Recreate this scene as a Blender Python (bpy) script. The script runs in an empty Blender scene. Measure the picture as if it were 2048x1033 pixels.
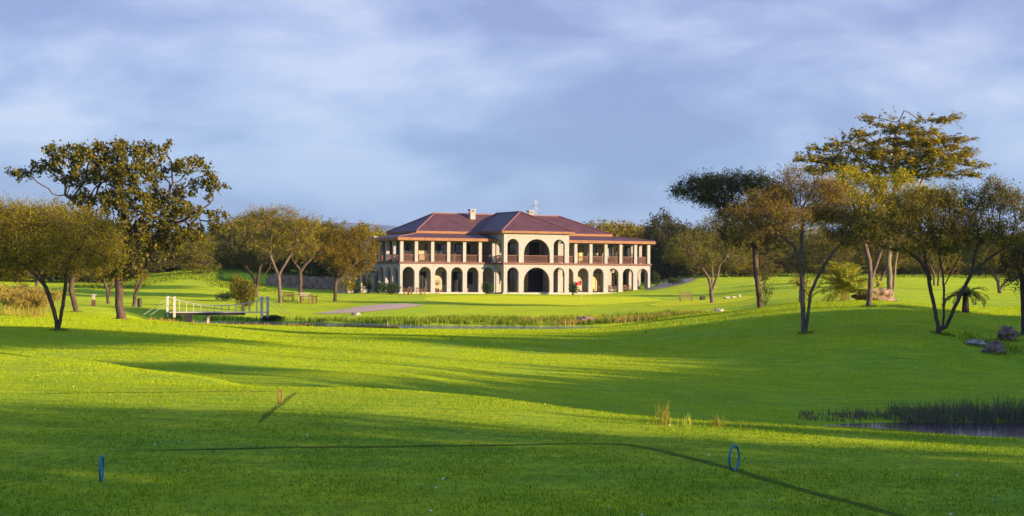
import bpy, bmesh, math, random
import numpy as np
from mathutils import Vector, Matrix, noise

C = bpy.context.scene
COL = C.collection
PI = math.pi

# ------------------------------------------------------------------ camera, sun, sky, exposure
FPX = 3200.0; HX = 1024.0; HY = 545.0; ROLL = math.radians(0.4)
cam_d = bpy.data.cameras.new('camera')
cam_d.sensor_width = 36.0; cam_d.lens = 36.0 * FPX / 2048.0
cam_d.shift_y = (HY - 516.5) / 2048.0
cam_d.clip_start = 0.5; cam_d.clip_end = 60000
cam = bpy.data.objects.new('camera', cam_d); COL.objects.link(cam)
cam.location = (0, 0, 0); cam.rotation_euler = (PI / 2, -ROLL, 0)
C.camera = cam

SUN_A = math.radians(27); SUN_E = math.radians(11.5)
SUN = Vector((math.cos(SUN_A) * math.cos(SUN_E), -math.sin(SUN_A) * math.cos(SUN_E), math.sin(SUN_E)))
sd = bpy.data.lights.new('sun', 'SUN'); sd.energy = 5.0; sd.angle = math.radians(0.6); sd.color = (1.0, 0.75, 0.45)
so = bpy.data.objects.new('sun', sd); COL.objects.link(so)
so.rotation_euler = SUN.to_track_quat('Z', 'Y').to_euler()

W = bpy.data.worlds.new('World'); C.world = W; W.use_nodes = True
nt = W.node_tree; nt.nodes.clear()
def N(t, kind, **kw):
    n = t.nodes.new(kind)
    for k, v in kw.items():
        if k.startswith('_'):
            key = k[1:]
            n.inputs[int(key) if key.isdigit() else key].default_value = v
        else: setattr(n, k, v)
    return n
def L(t, a, b): t.links.new(a, b)
def ramp(t, fac, stops, interp='LINEAR'):
    r = t.nodes.new('ShaderNodeValToRGB'); r.color_ramp.interpolation = interp
    e = r.color_ramp.elements
    while len(e) < len(stops): e.new(0.5)
    for i, (p, c) in enumerate(stops):
        e[i].position = p; e[i].color = (c[0], c[1], c[2], 1) if not isinstance(c, (int, float)) else (c, c, c, 1)
    L(t, fac, r.inputs[0]); return r.outputs[0]
def mth(t, op, a, b=None, c=None):
    n = t.nodes.new('ShaderNodeMath'); n.operation = op
    for i, v in enumerate((a, b, c)):
        if v is None: continue
        if isinstance(v, (int, float)): n.inputs[i].default_value = v
        else: L(t, v, n.inputs[i])
    return n.outputs[0]
def mixc(t, fac, a, b, mode='MIX'):
    n = t.nodes.new('ShaderNodeMix'); n.data_type = 'RGBA'; n.blend_type = mode
    for s, v in ((n.inputs[0], fac), (n.inputs[6], a), (n.inputs[7], b)):
        if isinstance(v, (int, float)): s.default_value = v
        elif isinstance(v, (tuple, list)): s.default_value = (v[0], v[1], v[2], 1)
        else: L(t, v, s)
    return n.outputs[2]

sky = N(nt, 'ShaderNodeTexSky', sky_type='NISHITA', sun_disc=False, sun_elevation=SUN_E,
        sun_rotation=math.atan2(SUN.x, SUN.y), altitude=1200, air_density=1.0, dust_density=0.6, ozone_density=2.0)
tc = N(nt, 'ShaderNodeTexCoord')
sep = N(nt, 'ShaderNodeSeparateXYZ'); L(nt, tc.outputs['Generated'], sep.inputs[0])
zz = mth(nt, 'MAXIMUM', sep.outputs[2], 0.0)
den = mth(nt, 'ADD', zz, 0.32)
cmb = N(nt, 'ShaderNodeCombineXYZ')
L(nt, mth(nt, 'DIVIDE', sep.outputs[0], den), cmb.inputs[0])
L(nt, mth(nt, 'DIVIDE', sep.outputs[1], den), cmb.inputs[1])
mp1 = N(nt, 'ShaderNodeMapping'); mp1.inputs['Scale'].default_value = (1.5, 1.7, 1); mp1.inputs['Location'].default_value = (1.7, 0.4, 0)
mp1.inputs['Rotation'].default_value = (0, 0, 0.25)
L(nt, cmb.outputs[0], mp1.inputs[0])
n1 = N(nt, 'ShaderNodeTexNoise', _Scale=1.7, _Detail=10.0, _Roughness=0.55, _Distortion=0.25); L(nt, mp1.outputs[0], n1.inputs['Vector'])
mp2 = N(nt, 'ShaderNodeMapping'); mp2.inputs['Scale'].default_value = (1.2, 0.5, 1); mp2.inputs['Location'].default_value = (5.7, 2.4, 0)
L(nt, cmb.outputs[0], mp2.inputs[0])
n2 = N(nt, 'ShaderNodeTexNoise', _Scale=1.0, _Detail=4.0, _Roughness=0.5); L(nt, mp2.outputs[0], n2.inputs['Vector'])
def tv(px, py):
    dx = px - HX; dy = py - HY; c = math.cos(ROLL); s = math.sin(ROLL)
    return (dx * c + dy * s) / FPX, (-dx * s + dy * c) / FPX      # tangent right, tangent down
def blob(px, py, deg, amp):
    v = Vector((tv(px, py)[0], 1, -tv(px, py)[1])).normalized(); d = N(nt, 'ShaderNodeVectorMath', operation='DOT_PRODUCT'); L(nt, tc.outputs['Generated'], d.inputs[0]); d.inputs[1].default_value = v[:]
    return mth(nt, 'MULTIPLY', ramp(nt, d.outputs['Value'], [(math.cos(math.radians(deg)), 0.0), (1.0, 1.0)], 'EASE'), amp)
nv = mth(nt, 'ADD', mth(nt, 'MULTIPLY', mth(nt, 'SUBTRACT', n1.outputs[0], 0.5), 1.25), 0.480)
for q_ in ((720, 140, 5, .085), (600, 255, 3, .05), (800, 290, 3, .04), (1070, 30, 3, .07), (120, 230, 4, .04), (1990, 330, 3, .07), (1700, 60, 8, -.04), (250, 60, 6, -.04), (1000, 400, 7, -.05)): nv = mth(nt, 'ADD', nv, blob(*q_))
# cloud colour: grey lavender folds with paler breaks; higher up more lavender
cl_lo = ramp(nt, nv, [(0.32, (0.175, 0.290, 0.560)), (0.45, (0.250, 0.390, 0.670)), (0.57, (0.325, 0.480, 0.770)), (0.70, (0.44, 0.57, 0.82))])
cl_hi = ramp(nt, nv, [(0.34, (0.270, 0.325, 0.620)), (0.45, (0.360, 0.430, 0.720)), (0.55, (0.480, 0.545, 0.810)), (0.68, (0.68, 0.71, 0.90))])
hfac = ramp(nt, mth(nt, 'ADD', zz, mth(nt, 'MULTIPLY', mth(nt, 'SUBTRACT', n2.outputs[0], 0.5), 0.10)), [(0.03, 0.0), (0.14, 1.0)])
cl = mixc(nt, hfac, cl_lo, cl_hi)
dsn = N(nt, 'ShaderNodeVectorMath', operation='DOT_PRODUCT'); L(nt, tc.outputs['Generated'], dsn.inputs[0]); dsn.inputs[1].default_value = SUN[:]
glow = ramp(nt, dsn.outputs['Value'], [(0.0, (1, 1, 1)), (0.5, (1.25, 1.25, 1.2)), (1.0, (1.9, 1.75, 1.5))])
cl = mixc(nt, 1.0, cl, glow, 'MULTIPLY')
zen = ramp(nt, zz, [(0.20, (1, 1, 1)), (0.50, (0.50, 0.74, 1.12)), (1.0, (0.36, 0.62, 1.1))])
cl = mixc(nt, 1.0, cl, zen, 'MULTIPLY')
hor = ramp(nt, zz, [(0.0, (0.52, 0.66, 0.90)), (0.045, (0.84, 0.90, 0.97)), (0.09, (1, 1, 1))])
cl = mixc(nt, 1.0, cl, hor, 'MULTIPLY')
SKYG = 0.395
cl = mixc(nt, 1.0, cl, (SKYG / 0.1, SKYG / 0.1, SKYG / 0.1), 'MULTIPLY')
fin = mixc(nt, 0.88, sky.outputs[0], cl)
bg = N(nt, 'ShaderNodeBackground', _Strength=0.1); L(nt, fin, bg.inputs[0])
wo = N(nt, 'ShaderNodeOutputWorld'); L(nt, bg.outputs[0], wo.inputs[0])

C.view_settings.view_transform = 'Standard'; C.view_settings.look = 'None'
C.view_settings.exposure = 1.4; C.view_settings.gamma = 1.0
try:
    C.cycles.max_bounces = 5; C.cycles.diffuse_bounces = 2; C.cycles.transparent_max_bounces = 4
    C.cycles.sample_clamp_indirect = 4.0
except Exception: pass

# ------------------------------------------------------------------ helpers
def P(px, py, Y):
    a, b = tv(px, py); return Vector((a * Y, Y, -b * Y))

def pchip(xs, ys):
    xs = np.array(xs, float); ys = np.array(ys, float); h = np.diff(xs); d = np.diff(ys) / h
    m = np.zeros_like(xs); m[0] = d[0]; m[-1] = d[-1]
    for i in range(1, len(xs) - 1):
        if d[i-1] * d[i] > 0:
            w1 = 2*h[i] + h[i-1]; w2 = h[i] + 2*h[i-1]
            m[i] = (w1 + w2) / (w1 / d[i-1] + w2 / d[i])
    def f(x):
        x = np.clip(x, xs[0], xs[-1]); i = np.clip(np.searchsorted(xs, x) - 1, 0, len(h) - 1)
        t = (x - xs[i]) / h[i]
        return ((1+2*t)*(1-t)**2*ys[i] + t*(1-t)**2*h[i]*m[i] + t*t*(3-2*t)*ys[i+1] + t*t*(t-1)*h[i]*m[i+1])
    return f

far = [(330, 0.3), (500, 1.0), (1200, -4.0), (3000, -8.0), (20000, -20.0)]
near = [(-80, -1.9), (0, -1.86), (12, -1.84)]
PROF = {
 -500: [(18.5,-1.75),(24,-1.7),(34,-1.8),(48,-2.1),(60,-2.6),(75,-2.6),(95,-2.6),(120,-2.8),(150,-2.6),(180,-2.0),(230,-0.8)],
 0:    [(18.5,-1.80),(24,-1.86),(30,-2.00),(40,-2.26),(46,-2.43),(53,-2.92),(60,-2.97),(75,-2.86),(90,-2.88),(110,-3.08),(135,-3.1),(170,-2.77),(220,-1.5),(280,-0.5)],
 200:  [(18.5,-1.80),(24,-1.87),(30,-2.05),(42,-2.43),(50,-3.00),(60,-3.02),(75,-2.95),(100,-3.15),(115,-3.35),(140,-3.2),(170,-3.1),(200,-2.2),(250,-0.8)],
 400:  [(18.5,-1.80),(25,-1.90),(30,-2.14),(36,-2.38),(43,-2.95),(55,-2.93),(75,-3.08),(95,-3.30),(112,-3.78),(117,-4.3),(122,-4.9),(131,-4.9),(136,-4.3),(139,-3.75),(165,-3.3),(185,-2.57),(210,-1.1),(232,0.28),(260,0.7)],
 600:  [(18.5,-1.80),(25,-1.92),(30,-2.20),(37,-2.95),(50,-3.00),(60,-3.19),(75,-3.35),(95,-3.65),(115,-4.02),(119,-4.4),(123,-4.9),(130,-4.9),(135,-4.3),(140,-4.12),(150,-3.95),(160,-3.65),(172,-3.1),(190,-2.73),(212,-2.5),(219,-0.9),(250,0.2)],
 800:  [(20,-1.83),(26,-2.0),(31,-2.31),(39,-3.2),(50,-3.15),(60,-3.33),(75,-3.43),(95,-3.68),(116,-4.18),(120,-4.42),(123,-4.9),(127,-4.9),(130,-4.3),(138,-4.05),(150,-3.6),(158,-3.34),(175,-2.98),(190,-2.72),(200,-2.70),(260,-2.5)],
 1000: [(20,-1.86),(25,-2.03),(30,-2.39),(38,-3.48),(50,-3.5),(60,-3.56),(75,-3.62),(95,-3.78),(116,-4.16),(120,-4.42),(123,-4.9),(127,-4.9),(130,-4.25),(138,-4.0),(150,-3.6),(160,-3.26),(175,-2.9),(190,-2.72),(200,-2.70),(260,-2.5)],
 1200: [(18,-1.86),(23,-2.04),(28,-2.47),(36,-3.70),(50,-3.73),(60,-3.73),(75,-3.72),(95,-3.73),(114,-3.95),(119,-4.3),(122,-4.7),(127,-4.7),(130,-4.15),(140,-3.72),(150,-3.37),(160,-3.14),(172,-3.03),(190,-2.75),(205,-2.70),(260,-2.4)],
 1400: [(18,-1.86),(22,-2.05),(27,-2.56),(34,-3.85),(42,-4.0),(50,-3.96),(60,-3.87),(75,-3.69),(90,-3.33),(110,-2.92),(117,-2.86),(123,-3.6),(132,-3.4),(145,-2.92),(160,-2.72),(180,-2.55),(200,-1.7),(230,-0.6)],
 1600: [(17,-1.86),(21.5,-2.07),(26,-2.51),(33,-4.0),(44,-4.20),(50,-4.17),(60,-4.0),(70,-3.52),(80,-2.98),(95,-2.46),(107,-1.93),(119,-2.5),(135,-2.1),(150,-1.95),(170,-1.52),(200,-0.95),(240,-0.15)],
 1800: [(16.5,-1.86),(21,-2.08),(25.5,-2.53),(31,-3.7),(34,-4.5),(38,-4.9),(43,-4.8),(47,-4.2),(55,-4.08),(65,-3.72),(78,-2.67),(90,-2.3),(104,-1.72),(116,-2.4),(130,-1.95),(150,-1.76),(170,-1.4),(200,-0.85),(240,-0.1)],
 2048: [(16,-1.86),(20.5,-2.1),(24.5,-2.60),(30,-3.8),(33,-4.6),(37,-5.0),(44,-4.9),(47.5,-4.2),(55,-4.14),(65,-3.85),(78,-3.3),(92,-2.5),(108,-2.25),(120,-2.25),(140,-2.1),(170,-1.7),(200,-1.0),(240,-0.1)],
 2600: [(16,-1.86),(20.5,-2.1),(26,-2.6),(31,-3.9),(34,-4.6),(37,-5.0),(44,-4.9),(48,-4.2),(55,-3.9),(65,-3.3),(78,-2.6),(92,-2.0),(108,-1.8),(120,-1.8),(140,-1.7),(170,-1.2),(200,-0.6),(240,0.2)],
}
TK = sorted(PROF); TT = np.array([(k - HX) / FPX for k in TK])
TF = [pchip([a for a, b in near + PROF[k] + far], [b for a, b in near + PROF[k] + far]) for k in TK]
def Hn(X, Y):
    X = np.asarray(X, float); Y = np.asarray(Y, float)
    t = X / np.maximum(Y, 12.0); t = np.clip(t, TT[0], TT[-1])
    V = np.stack([f(Y) for f in TF])                      # per column
    i = np.clip(np.searchsorted(TT, t) - 1, 0, len(TT) - 2)
    i0 = np.clip(i - 1, 0, len(TT) - 1); i3 = np.clip(i + 2, 0, len(TT) - 1)
    idx = np.arange(V.shape[1])
    p0, p1, p2, p3 = V[i0, idx], V[i, idx], V[i+1, idx], V[i3, idx]
    u = (t - TT[i]) / (TT[i+1] - TT[i])
    z = 0.5 * ((2*p1) + (-p0 + p2)*u + (2*p0 - 5*p1 + 4*p2 - p3)*u*u + (-p0 + 3*p1 - 3*p2 + p3)*u**3)
    a = np.clip((Y - 34) / 20, 0, 1)
    z = z + a * 0.05 * (np.sin(X*0.31 + Y*0.11) * np.sin(Y*0.23 - X*0.07 + 1.3)) + 0.012 * np.sin(X*1.3 + 0.4*Y) * np.sin(Y*0.9)
    return z
def H(x, y): return float(Hn(np.array([x]), np.array([y]))[0])
def G(px, Y, lift=0.0):
    # ground point straight under picture column px at distance Y
    x = (px - HX) / FPX * Y
    z = H(x, Y); py = HY - z / Y * FPX + (px - HX) * math.tan(ROLL)
    a, b = tv(px, py); x = a * Y
    return Vector((x, Y, H(x, Y) + lift))

def tag(o, label=None, cat=None, group=None, kind=None):
    if label: o['label'] = label
    if cat: o['category'] = cat
    if group: o['group'] = group
    if kind: o['kind'] = kind
    return o
def empty(name, loc=(0, 0, 0), rz=0.0):
    o = bpy.data.objects.new(name, None); COL.objects.link(o); o.location = loc; o.rotation_euler = (0, 0, rz)
    o.empty_display_size = 0.2
    return o
def link(name, me, parent=None, loc=None):
    o = bpy.data.objects.new(name, me); COL.objects.link(o)
    if parent is not None: o.parent = parent
    if loc is not None: o.location = loc
    return o
def copy_tree(o, parent=None):
    c = o.copy(); COL.objects.link(c); c.parent = parent
    for ch in list(o.children): copy_tree(ch, c)
    return c
def npmesh(name, verts, faces_flat, nper, mat, smooth=False):
    """verts (n,3); faces_flat int array; nper verts per face (3/4)"""
    me = bpy.data.meshes.new(name); verts = np.asarray(verts, np.float32); fl = np.asarray(faces_flat, np.int32).ravel()
    me.vertices.add(len(verts)); me.vertices.foreach_set('co', verts.ravel())
    nf = len(fl) // nper
    me.loops.add(len(fl)); me.loops.foreach_set('vertex_index', fl)
    me.polygons.add(nf); me.polygons.foreach_set('loop_start', np.arange(nf, dtype=np.int32) * nper)
    me.polygons.foreach_set('loop_total', np.full(nf, nper, np.int32))
    if smooth: me.polygons.foreach_set('use_smooth', np.ones(nf, bool))
    me.materials.append(mat); me.update(calc_edges=True); me.validate()
    return me

class MB:
    """collects boxes, bars, tubes and polygons, builds ONE mesh"""
    def __init__(s): s.v = []; s.f = []
    def poly(s, pts):
        b = len(s.v); s.v += [tuple(p) for p in pts]; s.f.append(list(range(b, b + len(pts))))
    def box(s, x0, x1, y0, y1, z0, z1, M=None):
        b = len(s.v)
        p = [Vector((x, y, z)) for x in (x0, x1) for y in (y0, y1) for z in (z0, z1)]
        if M is not None: p = [M @ q for q in p]
        s.v += [tuple(q) for q in p]
        for f in ((0,1,3,2),(4,6,7,5),(0,4,5,1),(2,3,7,6),(0,2,6,4),(1,5,7,3)): s.f.append([b+i for i in f])
    def tube(s, pts, rad, n=6, cap=True, closed=False):
        pts = [Vector(p) for p in pts]; m = len(pts)
        if not isinstance(rad, (list, tuple)): rad = [rad] * m
        b = len(s.v); ref = None
        for i in range(m):
            if closed: t = pts[(i+1) % m] - pts[i-1]
            else: t = pts[min(i+1, m-1)] - pts[max(i-1, 0)]
            if t.length < 1e-9: t = Vector((0, 0, 1))
            t.normalize()
            if ref is None: ref = Vector((1, 0, 0)) if abs(t.x) < 0.8 else Vector((0, 1, 0))
            u = ref - t * ref.dot(t)
            if u.length < 1e-4: u = t.orthogonal()
            u.normalize(); ref = u; w = t.cross(u)
            for k in range(n):
                a = 2*PI*k/n; s.v.append(tuple(pts[i] + (u*math.cos(a) + w*math.sin(a)) * rad[i]))
        for i in range(m if closed else m-1):
            j = (i+1) % m
            for k in range(n):
                s.f.append([b+i*n+k, b+i*n+(k+1) % n, b+j*n+(k+1) % n, b+j*n+k])
        if cap and not closed:
            s.f.append([b+k for k in range(n)][::-1]); s.f.append([b+(m-1)*n+k for k in range(n)])
    def ball(s, c, r, nu=10, nv=7, sc=(1, 1, 1), jit=0.0, seed=0):
        b = len(s.v); c = Vector(c)
        for i in range(nv+1):
            th = PI*i/nv
            for k in range(nu):
                ph = 2*PI*k/nu
                d = Vector((math.sin(th)*math.cos(ph), math.sin(th)*math.sin(ph), math.cos(th)))
                q = 1 + jit*noise.noise(d*1.7 + Vector((seed*3.1, seed*1.7, 0))) + jit*.5*noise.noise(d*4.1 + Vector((seed, 0, seed)))
                s.v.append((c.x+d.x*r*sc[0]*q, c.y+d.y*r*sc[1]*q, c.z+d.z*r*sc[2]*q))
        for i in range(nv):
            for k in range(nu):
                s.f.append([b+i*nu+k, b+(i+1)*nu+k, b+(i+1)*nu+(k+1) % nu, b+i*nu+(k+1) % nu])
    def build(s, name, mat, parent=None, loc=None, smooth=False, bevel=0):
        me = bpy.data.meshes.new(name); me.from_pydata(s.v, [], s.f)
        bm = bmesh.new(); bm.from_mesh(me)
        bmesh.ops.remove_doubles(bm, verts=bm.verts, dist=1e-5)
        bmesh.ops.recalc_face_normals(bm, faces=bm.faces)
        if bevel: bmesh.ops.bevel(bm, geom=bm.edges[:], offset=bevel, segments=1, affect='EDGES', clamp_overlap=True)
        bm.to_mesh(me); bm.free()
        if smooth: me.polygons.foreach_set('use_smooth', [True]*len(me.polygons))
        me.materials.append(mat)
        return link(name, me, parent, loc)

# ------------------------------------------------------------------ materials
def newmat(name):
    m = bpy.data.materials.new(name); m.use_nodes = True; t = m.node_tree; t.nodes.clear()
    return m, t, t.nodes.new('ShaderNodeOutputMaterial')
def simple(name, c1, c2=None, scale=6.0, rough=0.7, bump=0.0, bscale=None, metal=0.0, spec=0.4, detail=4, stretch=None):
    m, t, o = newmat(name)
    b = N(t, 'ShaderNodeBsdfPrincipled', _Roughness=rough, _Metallic=metal)
    b.inputs['Specular IOR Level'].default_value = spec
    tcn = t.nodes.new('ShaderNodeTexCoord'); vec = tcn.outputs['Object']
    if stretch:
        mp = N(t, 'ShaderNodeMapping'); mp.inputs['Scale'].default_value = stretch; L(t, vec, mp.inputs[0]); vec = mp.outputs[0]
    if c2 is None: c2 = tuple(x*0.8 for x in c1)
    nz = N(t, 'ShaderNodeTexNoise', _Scale=scale, _Detail=float(detail), _Roughness=0.6); L(t, vec, nz.inputs['Vector'])
    col = ramp(t, nz.outputs[0], [(0.35, c2), (0.65, c1)])
    L(t, col, b.inputs['Base Color'])
    if bump:
        nb = N(t, 'ShaderNodeTexNoise', _Scale=bscale or scale*4, _Detail=4.0); L(t, vec, nb.inputs['Vector'])
        bp = N(t, 'ShaderNodeBump', _Strength=bump, _Distance=0.05); L(t, nb.outputs[0], bp.inputs['Height']); L(t, bp.outputs[0], b.inputs['Normal'])
    L(t, b.outputs[0], o.inputs[0]); return m
def leafmat(name, c_dark, c_light, trans=0.42, tcol=None):
    m, t, o = newmat(name)
    g = t.nodes.new('ShaderNodeNewGeometry')
    col = ramp(t, g.outputs['Random Per Island'], [(0.0, c_dark), (0.55, tuple((a+b)/2 for a, b in zip(c_dark, c_light))), (1.0, c_light)])
    oi = t.nodes.new('ShaderNodeObjectInfo')
    hs = N(t, 'ShaderNodeHueSaturation'); L(t, col, hs.inputs['Color'])
    L(t, mth(t, 'ADD', mth(t, 'MULTIPLY', oi.outputs['Random'], 0.03), 0.485), hs.inputs['Hue'])
    L(t, mth(t, 'ADD', mth(t, 'MULTIPLY', oi.outputs['Random'], 0.25), 0.875), hs.inputs['Value'])
    d = N(t, 'ShaderNodeBsdfDiffuse', _Roughness=0.5); L(t, hs.outputs[0], d.inputs[0])
    tr = N(t, 'ShaderNodeBsdfTranslucent'); L(t, mixc(t, 1.0, hs.outputs[0], tcol or (1.1, 1.0, 0.5), 'MULTIPLY'), tr.inputs[0])
    mx = N(t, 'ShaderNodeMixShader', _0=trans); L(t, d.outputs[0], mx.inputs[1]); L(t, tr.outputs[0], mx.inputs[2])
    L(t, mx.outputs[0], o.inputs[0]); return m

def grassmat(name, ca, cb, cc, fine=9.0, bump=0.9, speck=0.5, sheen=0.15):
    m, t, o = newmat(name)
    tcn = t.nodes.new('ShaderNodeTexCoord'); vec = tcn.outputs['Object']
    big = N(t, 'ShaderNodeTexNoise', _Scale=0.14, _Detail=6.0, _Roughness=0.62); L(t, vec, big.inputs['Vector'])
    mp0 = N(t, 'ShaderNodeMapping'); mp0.inputs['Scale'].default_value = (0.6, 1.5, 1.0); mp0.inputs['Rotation'].default_value = (0, 0, 0.15); L(t, vec, mp0.inputs[0])
    mid = N(t, 'ShaderNodeTexNoise', _Scale=1.0, _Detail=8.0, _Roughness=0.72); L(t, mp0.outputs[0], mid.inputs['Vector'])
    mp = N(t, 'ShaderNodeMapping'); mp.inputs['Scale'].default_value = (1.0, 0.6, 1.0); L(t, vec, mp.inputs[0])
    fn = N(t, 'ShaderNodeTexNoise', _Scale=fine, _Detail=6.0, _Roughness=0.85); L(t, mp.outputs[0], fn.inputs['Vector'])
    c0 = ramp(t, big.outputs[0], [(0.38, ca), (0.62, cb)])
    c1 = mixc(t, mth(t, 'MULTIPLY', ramp(t, mid.outputs[0], [(0.40, 0.0), (0.66, 1.0)]), 0.6), c0, cc)
    val = ramp(t, fn.outputs[0], [(0.30, 1.0 - speck), (0.5, 1.0), (0.68, 1.0 + speck*0.9)])
    val2 = ramp(t, mid.outputs[0], [(0.30, 1.0 - speck*.45), (0.5, 1.0), (0.70, 1.0 + speck*0.35)])
    c2 = mixc(t, 1.0, mixc(t, 1.0, c1, val, 'MULTIPLY'), val2, 'MULTIPLY')
    b = N(t, 'ShaderNodeBsdfPrincipled', _Roughness=0.85); b.inputs['Specular IOR Level'].default_value = 0.05
    b.inputs['Sheen Weight'].default_value = sheen; b.inputs['Sheen Roughness'].default_value = 0.5; b.inputs['Sheen Tint'].default_value = (0.80, 0.85, 0.02, 1)
    L(t, c2, b.inputs['Base Color'])
    hb = N(t, 'ShaderNodeTexNoise', _Scale=fine*2.0, _Detail=5.0, _Roughness=0.8); L(t, vec, hb.inputs['Vector'])
    hb2 = N(t, 'ShaderNodeTexNoise', _Scale=1.6, _Detail=6.0, _Roughness=0.75); L(t, vec, hb2.inputs['Vector'])
    bp0 = N(t, 'ShaderNodeBump', _Strength=bump*.8, _Distance=0.22); L(t, hb2.outputs[0], bp0.inputs['Height'])
    bp = N(t, 'ShaderNodeBump', _Strength=bump, _Distance=0.06); L(t, hb.outputs[0], bp.inputs['Height']); L(t, bp0.outputs[0], bp.inputs['Normal'])
    L(t, bp.outputs[0], b.inputs['Normal'])
    L(t, b.outputs[0], o.inputs[0]); return m

M = {}
M['grass'] = grassmat('fairway_grass', (0.185, 0.380, 0.026), (0.335, 0.470, 0.012), (0.520, 0.510, 0.010))
M['green'] = grassmat('putting_green_grass', (0.38, 0.46, 0.010), (0.42, 0.50, 0.010), (0.46, 0.48, 0.010), fine=14, bump=0.4, speck=0.2)
M['linegrass'] = grassmat('tee_line_grass', (0.050, 0.100, 0.014), (0.065, 0.125, 0.014), (0.07, 0.12, 0.014), bump=0.8)
M['sand'] = simple('bunker_sand', (0.60, 0.42, 0.27), (0.46, 0.32, 0.21), 2.0, 0.9, 0.5, 30)
M['gravel'] = simple('gravel_path', (0.27, 0.22, 0.20), (0.19, 0.15, 0.14), 1.5, 0.95, 0.5, 25)
M['bark'] = simple('bark_dark', (0.105, 0.065, 0.045), (0.045, 0.030, 0.025), 5.0, 0.9, 0.9, 22, stretch=(1, 1, .35))
M['bark_pale'] = simple('bark_pale', (0.21, 0.175, 0.105), (0.11, 0.085, 0.055), 4.0, 0.85, 0.5, 18, stretch=(1, 1, .35))
M['bark_grey'] = simple('bark_grey', (0.16, 0.11, 0.085), (0.075, 0.052, 0.045), 6.0, 0.9, 0.7, 22, stretch=(1, 1, .35))
M['leaf_acacia'] = leafmat('acacia_leaves', (0.050, 0.064, 0.016), (0.31, 0.255, 0.028))
M['leaf_gold'] = leafmat('golden_acacia_leaves', (0.075, 0.080, 0.014), (0.46, 0.355, 0.020))
M['leaf_lime'] = leafmat('lime_acacia_leaves', (0.16, 0.16, 0.012), (0.66, 0.56, 0.022), trans=0.4)
M['leaf_dark'] = leafmat('dark_acacia_leaves', (0.036, 0.046, 0.020), (0.140, 0.125, 0.036), trans=0.25)
M['leaf_broad'] = leafmat('broad_leaves', (0.045, 0.066, 0.014), (0.26, 0.225, 0.028), trans=0.3)
M['leaf_tier'] = leafmat('tiered_acacia_leaves', (0.075, 0.072, 0.014), (0.48, 0.335, 0.024), trans=0.3)
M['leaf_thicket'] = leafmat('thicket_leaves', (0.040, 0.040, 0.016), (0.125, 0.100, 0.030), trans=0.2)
M['leaf_palm'] = leafmat('palm_fronds', (0.20, 0.26, 0.03), (0.60, 0.58, 0.06), trans=0.3)
M['leaf_shrub'] = leafmat('shrub_leaves', (0.028, 0.055, 0.024), (0.080, 0.105, 0.040), trans=0.25)
M['leaf_straw'] = leafmat('straw_blades', (0.26, 0.22, 0.05), (0.50, 0.38, 0.10), trans=0.3)
M['leaf_reed'] = leafmat('reed_blades', (0.085, 0.125, 0.070), (0.240, 0.270, 0.130), trans=0.25)
M['leaf_tuft'] = leafmat('tuft_blades', (0.22, 0.24, 0.04), (0.50, 0.46, 0.08), trans=0.3)
M['leaf_turf'] = leafmat('turf_blades', (0.33, 0.46, 0.018), (0.48, 0.55, 0.016), trans=0.45)
M['leaf_lawn'] = leafmat('lawn_blades', (0.08, 0.19, 0.012), (0.34, 0.42, 0.016), trans=0.3)
M['leaf_rush'] = leafmat('lush_bank_blades', (0.10, 0.19, 0.015), (0.30, 0.36, 0.03), trans=0.35)
M['deadreed'] = leafmat('dead_reed_bases', (0.16, 0.08, 0.09), (0.34, 0.18, 0.16), trans=0.1)
M['stone'] = simple('pale_stone', (0.365, 0.345, 0.33), (0.265, 0.25, 0.24), 3.5, 0.9, 0.35, 9, detail=8)
M['plaster'] = simple('cream_plaster', (0.42, 0.355, 0.24), (0.35, 0.295, 0.20), 1.2, 0.85)
M['ceil'] = simple('timber_ceiling', (0.26, 0.15, 0.08), (0.17, 0.10, 0.06), 3.0, 0.8)
M['fascia'] = simple('orange_timber_fascia', (0.27, 0.115, 0.04), (0.18, 0.075, 0.03), 3.0, 0.7)
M['band'] = simple('dark_red_band', (0.15, 0.060, 0.045), (0.11, 0.045, 0.04), 3.0, 0.7)
M['rail'] = simple('red_timber', (0.120, 0.030, 0.018), (0.075, 0.020, 0.014), 5.0, 0.6)
M['wood'] = simple('brown_timber', (0.20, 0.105, 0.055), (0.12, 0.06, 0.035), 6.0, 0.6)
M['cap'] = simple('ridge_cap', (0.19, 0.085, 0.075), (0.15, 0.065, 0.06), 3.0, 0.6)
M['dark'] = simple('dark_joinery', (0.028, 0.020, 0.018), (0.016, 0.012, 0.012), 4.0, 0.6)
M['white'] = simple('white_paint', (0.50, 0.47, 0.42), (0.36, 0.34, 0.31), 3.0, 0.6)
M['rock'] = simple('pink_rock', (0.36, 0.24, 0.17), (0.12, 0.08, 0.065), 2.6, 0.9, 0.9, 5)
M['rockpale'] = simple('pale_rock', (0.50, 0.46, 0.40), (0.25, 0.22, 0.19), 3.0, 0.9, 0.8, 8)
M['metal'] = simple('galvanised_steel', (0.30, 0.30, 0.33), (0.22, 0.22, 0.25), 3.0, 0.5, metal=0.4)
M['blue'] = simple('blue_paint', (0.012, 0.17, 0.28), (0.010, 0.13, 0.22), 8.0, 0.45)
M['red'] = simple('faded_red_paint', (0.26, 0.065, 0.035), (0.19, 0.05, 0.03), 8.0, 0.5)
M['flag'] = simple('red_cloth', (0.75, 0.03, 0.05), (0.65, 0.02, 0.04), 4.0, 0.8)
M['terracotta'] = simple('terracotta', (0.26, 0.11, 0.07), (0.20, 0.08, 0.055), 5.0, 0.8)
M['ball'] = simple('white_scrap', (0.75, 0.72, 0.62), (0.6, 0.58, 0.5), 9.0, 0.6)
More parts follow.
